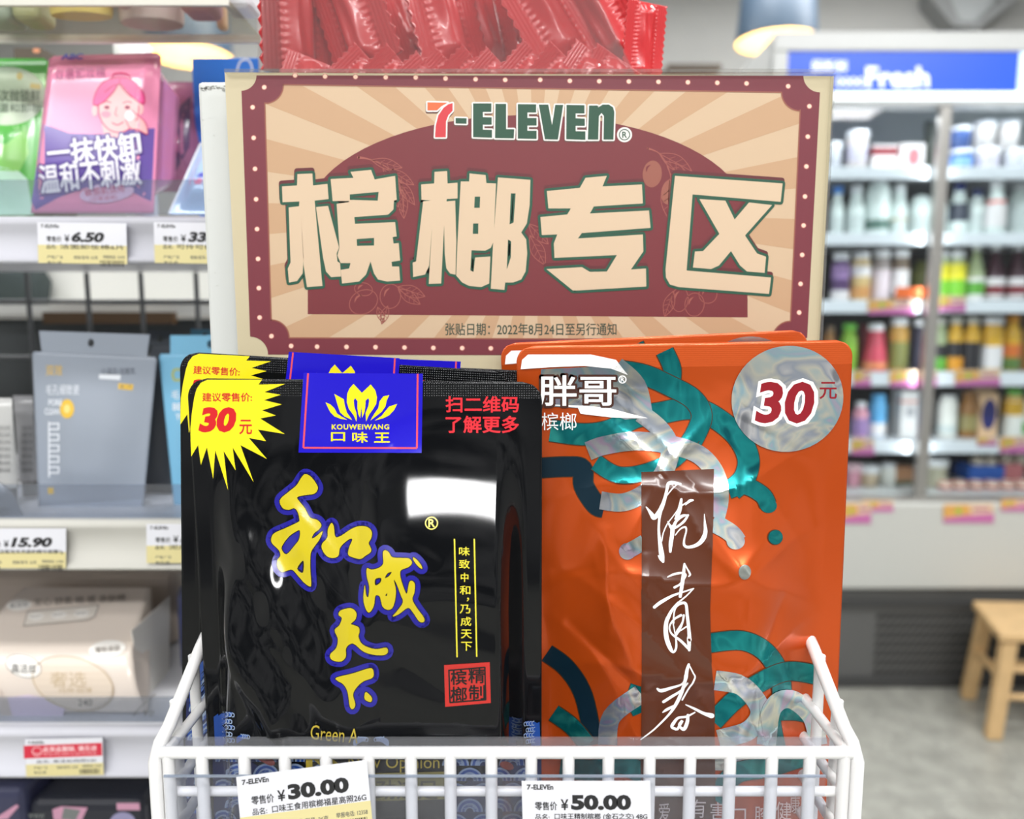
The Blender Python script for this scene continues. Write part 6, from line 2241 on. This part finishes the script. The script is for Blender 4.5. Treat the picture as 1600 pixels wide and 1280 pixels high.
ribbon(p, [(300, 508), (370, 514), (440, 480), (490, 420), (505, 350), (475, 295), (420, 250)], 54, silver, 5, False)
ribbon(p, [(262, 362), (310, 345), (400, 332), (500, 342), (590, 372), (640, 430), (652, 500), (640, 560)], 56, silver, 6, False)
ribbon(p, [(630, 572), (685, 605), (706, 632)], 54, silver, 6, False)
p.ellipse(700, 630, 27, 25, silver, 6)
ribbon(p, [(378, 662), (430, 632)], 46, silver, 6, False)
p.ellipse(380, 660, 25, 25, silver, 6)
ribbon(p, [(345, 108), (405, 165), (425, 245)], 56, silver, 6.5, False)
p.ellipse(728, 722, 18, 22, M('ink_grey_dot', (128, 132, 126), .3, .5), 2)
p.ellipse(854, 206, 167, 157, silver, 7, rot=-.3, n=48)
p.build('silver_ribbons', or_, OP.F, OP.Y, **kw2)
p = Print(tQ)
ribbon(p, [(140, 962), (200, 1008), (250, 1090), (280, 1235)], 52, dteal, 0)
ribbon(p, [(160, 1140), (215, 1180), (262, 1235)], 50, teal, 1)
ribbon(p, [(415, 1060), (405, 1100), (420, 1140)], 50, teal, 1)
ribbon(p, [(625, 932), (720, 925), (790, 960), (832, 1030), (838, 1115)], 56, teal, 2)
ribbon(p, [(965, 1032), (860, 1016), (780, 1045), (700, 1100), (635, 1165)], 56, teal, 3)
ribbon(p, [(818, 1245), (806, 1148), (870, 1132), (955, 1150)], 58, teal, 4)
ribbon(p, [(640, 1400), (700, 1320), (800, 1300), (900, 1270), (960, 1280)], 60, teal, 4)
ribbon(p, [(180, 1300), (280, 1310), (360, 1290), (440, 1330)], 60, teal, 4)
p.build('teal_loops', or_, OP.F, OP.Y, **kw2)
p = Print(tQ)
ribbon(p, [(640, 1042), (720, 1060), (772, 1130), (740, 1190), (650, 1218)], 58, silver, 5, False)
ribbon(p, [(790, 1235), (806, 1128), (860, 1098), (925, 1150), (945, 1235)], 56, silver, 6, False)
ribbon(p, [(322, 1235), (335, 1150), (420, 1082)], 56, silver, 5, False)
ribbon(p, [(400, 1290), (500, 1330), (640, 1280), (760, 1310)], 60, silver, 3, False)
p.build('silver_loops', or_, OP.F, OP.Y, **kw2)
# price, maker's name
dr = M('ink_dark_red', (140, 22, 34), .25)
db = M('ink_dark_brown', (70, 42, 34), .25)
p = Print(tO)
p.text('30', (1114, 206, 1418, 428), white_i, 8, bold=.088, shear=.14)
p.text('30', (1130, 222, 1400, 412), dr, 9, bold=.032, shear=.14)
p.text('元', (1425, 224, 1502, 300), dr, 9, bold=.012)
p.build('price_lettering', or_, OP.F, OP.Y, **kw2)
p = Print(tQ)
p.poly([(62, 118), (66, 90), (84, 74), (270, 74), (345, 90), (380, 135), (330, 116), (250, 108), (150, 112)], white_i, 7)
p.poly([(120, 222), (250, 226), (330, 235), (440, 264), (330, 262), (240, 250), (232, 232)], white_i, 7)  # highlight along the crease, painted in white ink
p.build('banner_and_glint', or_, OP.F, OP.Y, **kw2)
p = Print(tO)
p.text_outline('胖哥', (150, 195, 500, 330), 20, db, 8, bold=.02, rounded=True)
p.text('胖哥', (150, 195, 500, 330), white_i, 9, bold=.02)
p.stroke([(530 + 16 * math.cos(a), 212 + 16 * math.sin(a)) for a in np.linspace(0, 2 * PI, 20, endpoint=False)], white_i, 9, w=5, closed=True)
p.text('R', (522, 202, 539, 222), white_i, 9, bold=.02)
p.text('槟榔', (163, 362, 322, 442), white_i, 9)
p.build('name_lettering', or_, OP.F, OP.Y, **kw2)
p = Print()
bs = M('ink_brown_strip', (84, 40, 18), .22, coat=.2)
p.poly([(1002, 738), (1115, 733), (1113, 850), (1109, 950), (1111, 1030), (1116, 1090), (1118, 1385), (1000, 1385), (1003, 1000), (1003, 900)], bs, 8)
p.build('brown_strip', or_, OP.F, OP.Y, **kw2)
c6, c7 = frame_tf(1000, 730, 6.4), frame_tf(1000, 880, 4.571)
S6 = [[(60, 400, 10), (110, 470, 40), (140, 505, 45), (200, 430, 45), (240, 330, 35), (265, 230, 30), (280, 170, 35), (320, 160, 35), (400, 172, 25)],
      [(360, 180, 12), (300, 240, 12), (260, 290, 14)],
      [(210, 400, 40), (190, 520, 25), (185, 640, 25), (200, 780, 40), (215, 880, 50), (228, 945, 26)], [(180, 885, 10), (205, 915, 34), (225, 940, 26)],
      [(215, 740, 12), (230, 660, 12), (270, 570, 12), (330, 490, 10), (400, 400, 12), (470, 350, 14)],
      [(410, 320, 20), (400, 400, 40), (370, 490, 40), (345, 520, 10)], [(450, 380, 8), (490, 340, 30), (525, 330, 20)],
      [(480, 480, 12), (420, 490, 30), (360, 540, 28), (320, 610, 35), (275, 545, 10)], [(480, 480, 20), (440, 540, 25), (380, 590, 22), (335, 610, 30)],
      [(325, 600, 45), (318, 680, 40), (305, 760, 40), (300, 845, 25)],
      [(350, 680, 10), (400, 620, 14), (450, 600, 20), (460, 640, 16), (440, 720, 18), (440, 780, 25), (480, 800, 28), (560, 780, 35), (620, 730, 45), (650, 650, 40), (645, 560, 22), (640, 470, 6)]]
S7 = [[(195, 100, 8), (240, 80, 16), (300, 70, 14), (325, 85, 12), (310, 120, 10)], [(315, 5, 14), (310, 60, 22), (300, 140, 26), (285, 235, 22)],
      [(315, 5, 10), (335, 40, 10), (355, 80, 14), (345, 95, 8)], [(245, 170, 18), (300, 140, 12)], [(100, 310, 22), (150, 275, 24), (230, 230, 18), (300, 205, 12), (380, 178, 10)],
      [(380, 178, 8), (330, 230, 10), (270, 280, 12)],
      [(270, 280, 16), (215, 350, 22), (185, 430, 30), (185, 520, 34), (210, 600, 30), (235, 632, 16), (255, 600, 16), (255, 540, 12), (245, 470, 8), (235, 400, 10), (250, 320, 12), (290, 285, 18), (325, 290, 20), (335, 370, 22), (345, 470, 24), (350, 560, 28), (350, 615, 20)],
      [(290, 370, 18), (240, 400, 14), (210, 450, 12), (225, 500, 14), (290, 550, 20), (350, 610, 20)], [(310, 370, 16), (300, 420, 14), (270, 480, 24), (255, 510, 16)], [(270, 490, 10), (330, 450, 10)],
      [(120, 890, 14), (150, 905, 26), (220, 885, 20), (300, 855, 14), (330, 800, 16)], [(345, 720, 18), (330, 770, 24), (320, 840, 24), (290, 930, 26), (250, 1010, 24), (200, 1080, 16), (100, 1180, 12), (5, 1255, 8)],
      [(345, 720, 10), (375, 780, 10), (388, 820, 12), (340, 900, 12), (300, 970, 12)], [(165, 985, 20), (220, 950, 20), (290, 905, 16), (340, 850, 12)], [(160, 1060, 8), (190, 1040, 20), (250, 1010, 16)],
      [(325, 1005, 8), (390, 1035, 18), (450, 1065, 22), (510, 1085, 34)], [(390, 1060, 10), (330, 1090, 16), (270, 1100, 18), (235, 1140, 24), (225, 1165, 20), (255, 1180, 20)],
      [(340, 1080, 20), (335, 1130, 26), (310, 1180, 26), (275, 1150, 14), (300, 1120, 18), (265, 1180, 18)]]
p = Print(c6)
for s_ in S6:
    p.stroke(s_, white_i, 9)
p.tf = c7
for s_ in S7:
    p.stroke(s_, white_i, 9)
p.build('brush_lettering', or_, OP.F, OP.Y, **kw2)
p = Print()
ww = M('ink_warning_white', (240, 222, 214), .3)
for ch, x, y, w_ in (('爱', 1037, 1268, 9), ('有', 1090, 1262, 12), ('害', 1121, 1266, 12), ('口', 1154, 1276, 10), ('腔', 1189, 1272, 12), ('健', 1222, 1266, 12), ('康', 1240, 1256, 8)):
    p.text(ch, (x - w_, y - 14, x + w_, y + 14), ww, 9)
p.build('warning_lettering', or_, OP.F, OP.Y, **kw2)
place_copy(or_, OP, 'TR', (1262, 515), .397, math.radians(-1.5), 'rear orange pouch, only its wavy top edge showing above the front one')
# ------------------------------------------------------------------ red wrapped sachets in the clear bin behind the sign
red_w = M('red_wrapper', (196, 46, 50), .26, coat=.35)
bin_m = clear_mat('bin_acrylic', (246, 244, 244), .0, .04, haze=.035)
by0, by1 = .437, .60
zb = zdeck + .0006
t = thing('acrylic_bin', 'clear acrylic bin of red sachets standing on the display stand behind the sign', 'bin', (0, .5, zb))
xlb, xrb = W(409, 60, by0).x, W(986, 112, by0).x
xrt = W(932, 0, by0).x
hb = .11
b = MB()
b.box(xlb, xrb, by0, by1, zb, zb + .002)
b.build('bin_floor', bin_m, t)
sl = (xrt - xrb) / (W(932, 0, by0).z - W(986, 112, by0).z)
f4 = lambda y: [(xlb, y, zb + .002), (xrb - sl * (W(986, 112, by0).z - zb), y, zb + .002), (xrb + sl * (zb + hb - W(986, 112, by0).z), y, zb + hb), (xlb, y, zb + hb)]
for y in (by0, by1 - .002):
    b = MB()
    b.hexa(f4(y), f4(y + .0018))
    b.build('bin_front' if y == by0 else 'bin_back', bin_m, t)
b = MB()
a_, c_ = f4(by0 + .002), f4(by1 - .002)
e_ = .0015
b.hexa([a_[1], c_[1], c_[2], a_[2]], [(x + e_, y, z) for x, y, z in (a_[1], c_[1], c_[2], a_[2])])
b.build('bin_side', bin_m, t)
b = MB()
b.hexa([a_[0], c_[0], c_[3], a_[3]], [(x + e_, y, z) for x, y, z in (a_[0], c_[0], c_[3], a_[3])])
b.build('bin_side', bin_m, t)

SL, SW = .050, .082      # across the seals, along the zigzag edge


def sachet_mesh(seed):
    rnd = random.Random(seed)
    nx, nz = 56, 96
    ph = [rnd.uniform(0, 6.3) for _ in range(4)]
    vs, fs = [], []
    for side in (1, -1):
        for j in range(nz):
            v = j / (nz - 1) - .5
            for i in range(nx):
                u = i / (nx - 1) - .5
                z = v * SW
                d = .5 - abs(u)
                zig = .0011 * (abs(((j * 24 / (nz - 1)) % 2) - 1) * 2 - 1)
                x = u * SL + (zig if d < .02 else 0) * (1 if u > 0 else -1)
                sw = .011 / SL
                body = sstep(np.array((d - sw) / .22)) * sstep(np.array((.5 - abs(v)) / .16))
                th = .0065 * float(body)
                if d < sw * 1.05:
                    th += .00055 * (0.5 + .5 * math.cos(2 * PI * d / sw * 4))
                k = float(body) ** .5
                th += k * (.0006 * math.sin(z * 160 + ph[0] + u * 9) + .0005 * math.sin(u * 30 + z * 60 + ph[1]))
                bend = .002 * math.sin(v * 3 + ph[2]) + .003 * u * u * math.sin(ph[3])
                # fine cross pleats by the seal
                if sw < d < sw + .12:
                    th += .0005 * math.sin(z * 1500) * (1 - (d - sw) / .12) * min(1, (.5 - abs(v)) / .1)
                vs.append((x, -side * (th + .0002) + bend, z))
    N = nx * nz
    for j in range(nz - 1):
        for i in range(nx - 1):
            k = j * nx + i
            fs.append((k, k + 1, k + nx + 1, k + nx))
            fs.append((N + k, N + k + nx, N + k + nx + 1, N + k + 1))
    ring = [i for i in range(nx)] + [j * nx + nx - 1 for j in range(1, nz)] + [N - 1 - i for i in range(1, nx)] + [j * nx for j in range(nz - 2, 0, -1)]
    for p_, q_ in zip(ring, ring[1:] + ring[:1]):
        fs.append((p_, N + p_, N + q_, q_))
    o = link('snack_sachet', vs, fs, red_w, smooth=True)
    return o


protos = [sachet_mesh(s) for s in (1, 2, 3)]
for o in protos:
    tag(o, 'x', 'sachet', 'red wrapped sachets behind the sign')
used = set()


def sach(px, py, Y, ang, yaw, label, k=0, tilt=0.0, sc=1.0):
    src = protos[k % 3]
    if k % 3 not in used:
        used.add(k % 3)
        o = src
    else:
        o = src.copy()
        COL.objects.link(o)
    o['label'] = label
    m = Matrix.Translation(W(px, py, Y)) @ Matrix.Rotation(math.radians(ang), 4, 'Y') @ Matrix.Rotation(math.radians(tilt), 4, 'X') @ Matrix.Rotation(math.radians(yaw), 4, 'Z')
    o.matrix_world = m @ Matrix.Scale(sc, 4)
    return o


sach(462, 10, .479, -2, 48, 'upright red sachet at the far end of the bin by the grey wall', 0)
sach(543, 6, .470, -21, -34, 'red sachet leaning next to the upright end one, pleats down its near edge', 1)
sach(563, 0, .500, -20, 36, 'red sachet third along from the upright end one', 2)
sach(600, -8, .530, -22, 40, 'red sachet behind the third one, only its zigzag edge clear', 0)
sach(655, 0, .554, -17, 62, 'red sachet turned edge-on in the dark gap mid bin', 1)
sach(690, -2, .491, -15, 38, 'red sachet just past the dark gap mid bin', 2)
sach(746, 2, .518, -15, 40, 'red sachet with its seal lines above the middle of the sign', 0)
sach(784, -2, .545, -23, 30, 'red sachet with a broad shiny flank, right of mid bin', 1)
sach(846, 0, .488, -33, 24, 'widest leaning red sachet near the sloping bin side', 2)
sach(880, -12, .527, -34, 44, 'red sachet tucked behind the widest leaning one', 0)
sach(926, 8, .497, -31, -30, 'red sachet lying against the sloping bin side', 1)
sach(1007, 66, .4625, 2, 22, 'single bright red sachet standing outside the bin', 2, sc=.52)
low = [(470, 148, 20, 20, 'low red sachet corner nearest the upright end one'), (536, 138, 46, 30, 'low red sachet corner second from the far bin end'), (583, 140, 48, 34, 'low red sachet corner third from the far bin end'),
       (626, 150, 50, 38, 'low red sachet corner below the dark gap'), (664, 146, 44, 30, 'low red sachet corner just right of the dark gap'), (702, 142, 46, 30, 'low red sachet corner under the mid seal lines'),
       (742, 146, 44, 36, 'low red sachet corner above the sign middle dots'), (802, 134, 42, 26, 'tallest low red sachet corner, under the broad flank'), (846, 140, 40, 34, 'low red sachet corner under the widest leaning one'),
       (896, 136, 34, 24, 'low red sachet corner with a lit zigzag edge near the sloping side'), (934, 142, 30, 34, 'low red sachet corner closest to the sloping bin side')]
for i, (px, py, an, yw, lab) in enumerate(low):
    sach(px, py + 14, .4495, an, yw * .35, lab, i, tilt=0, sc=.62)
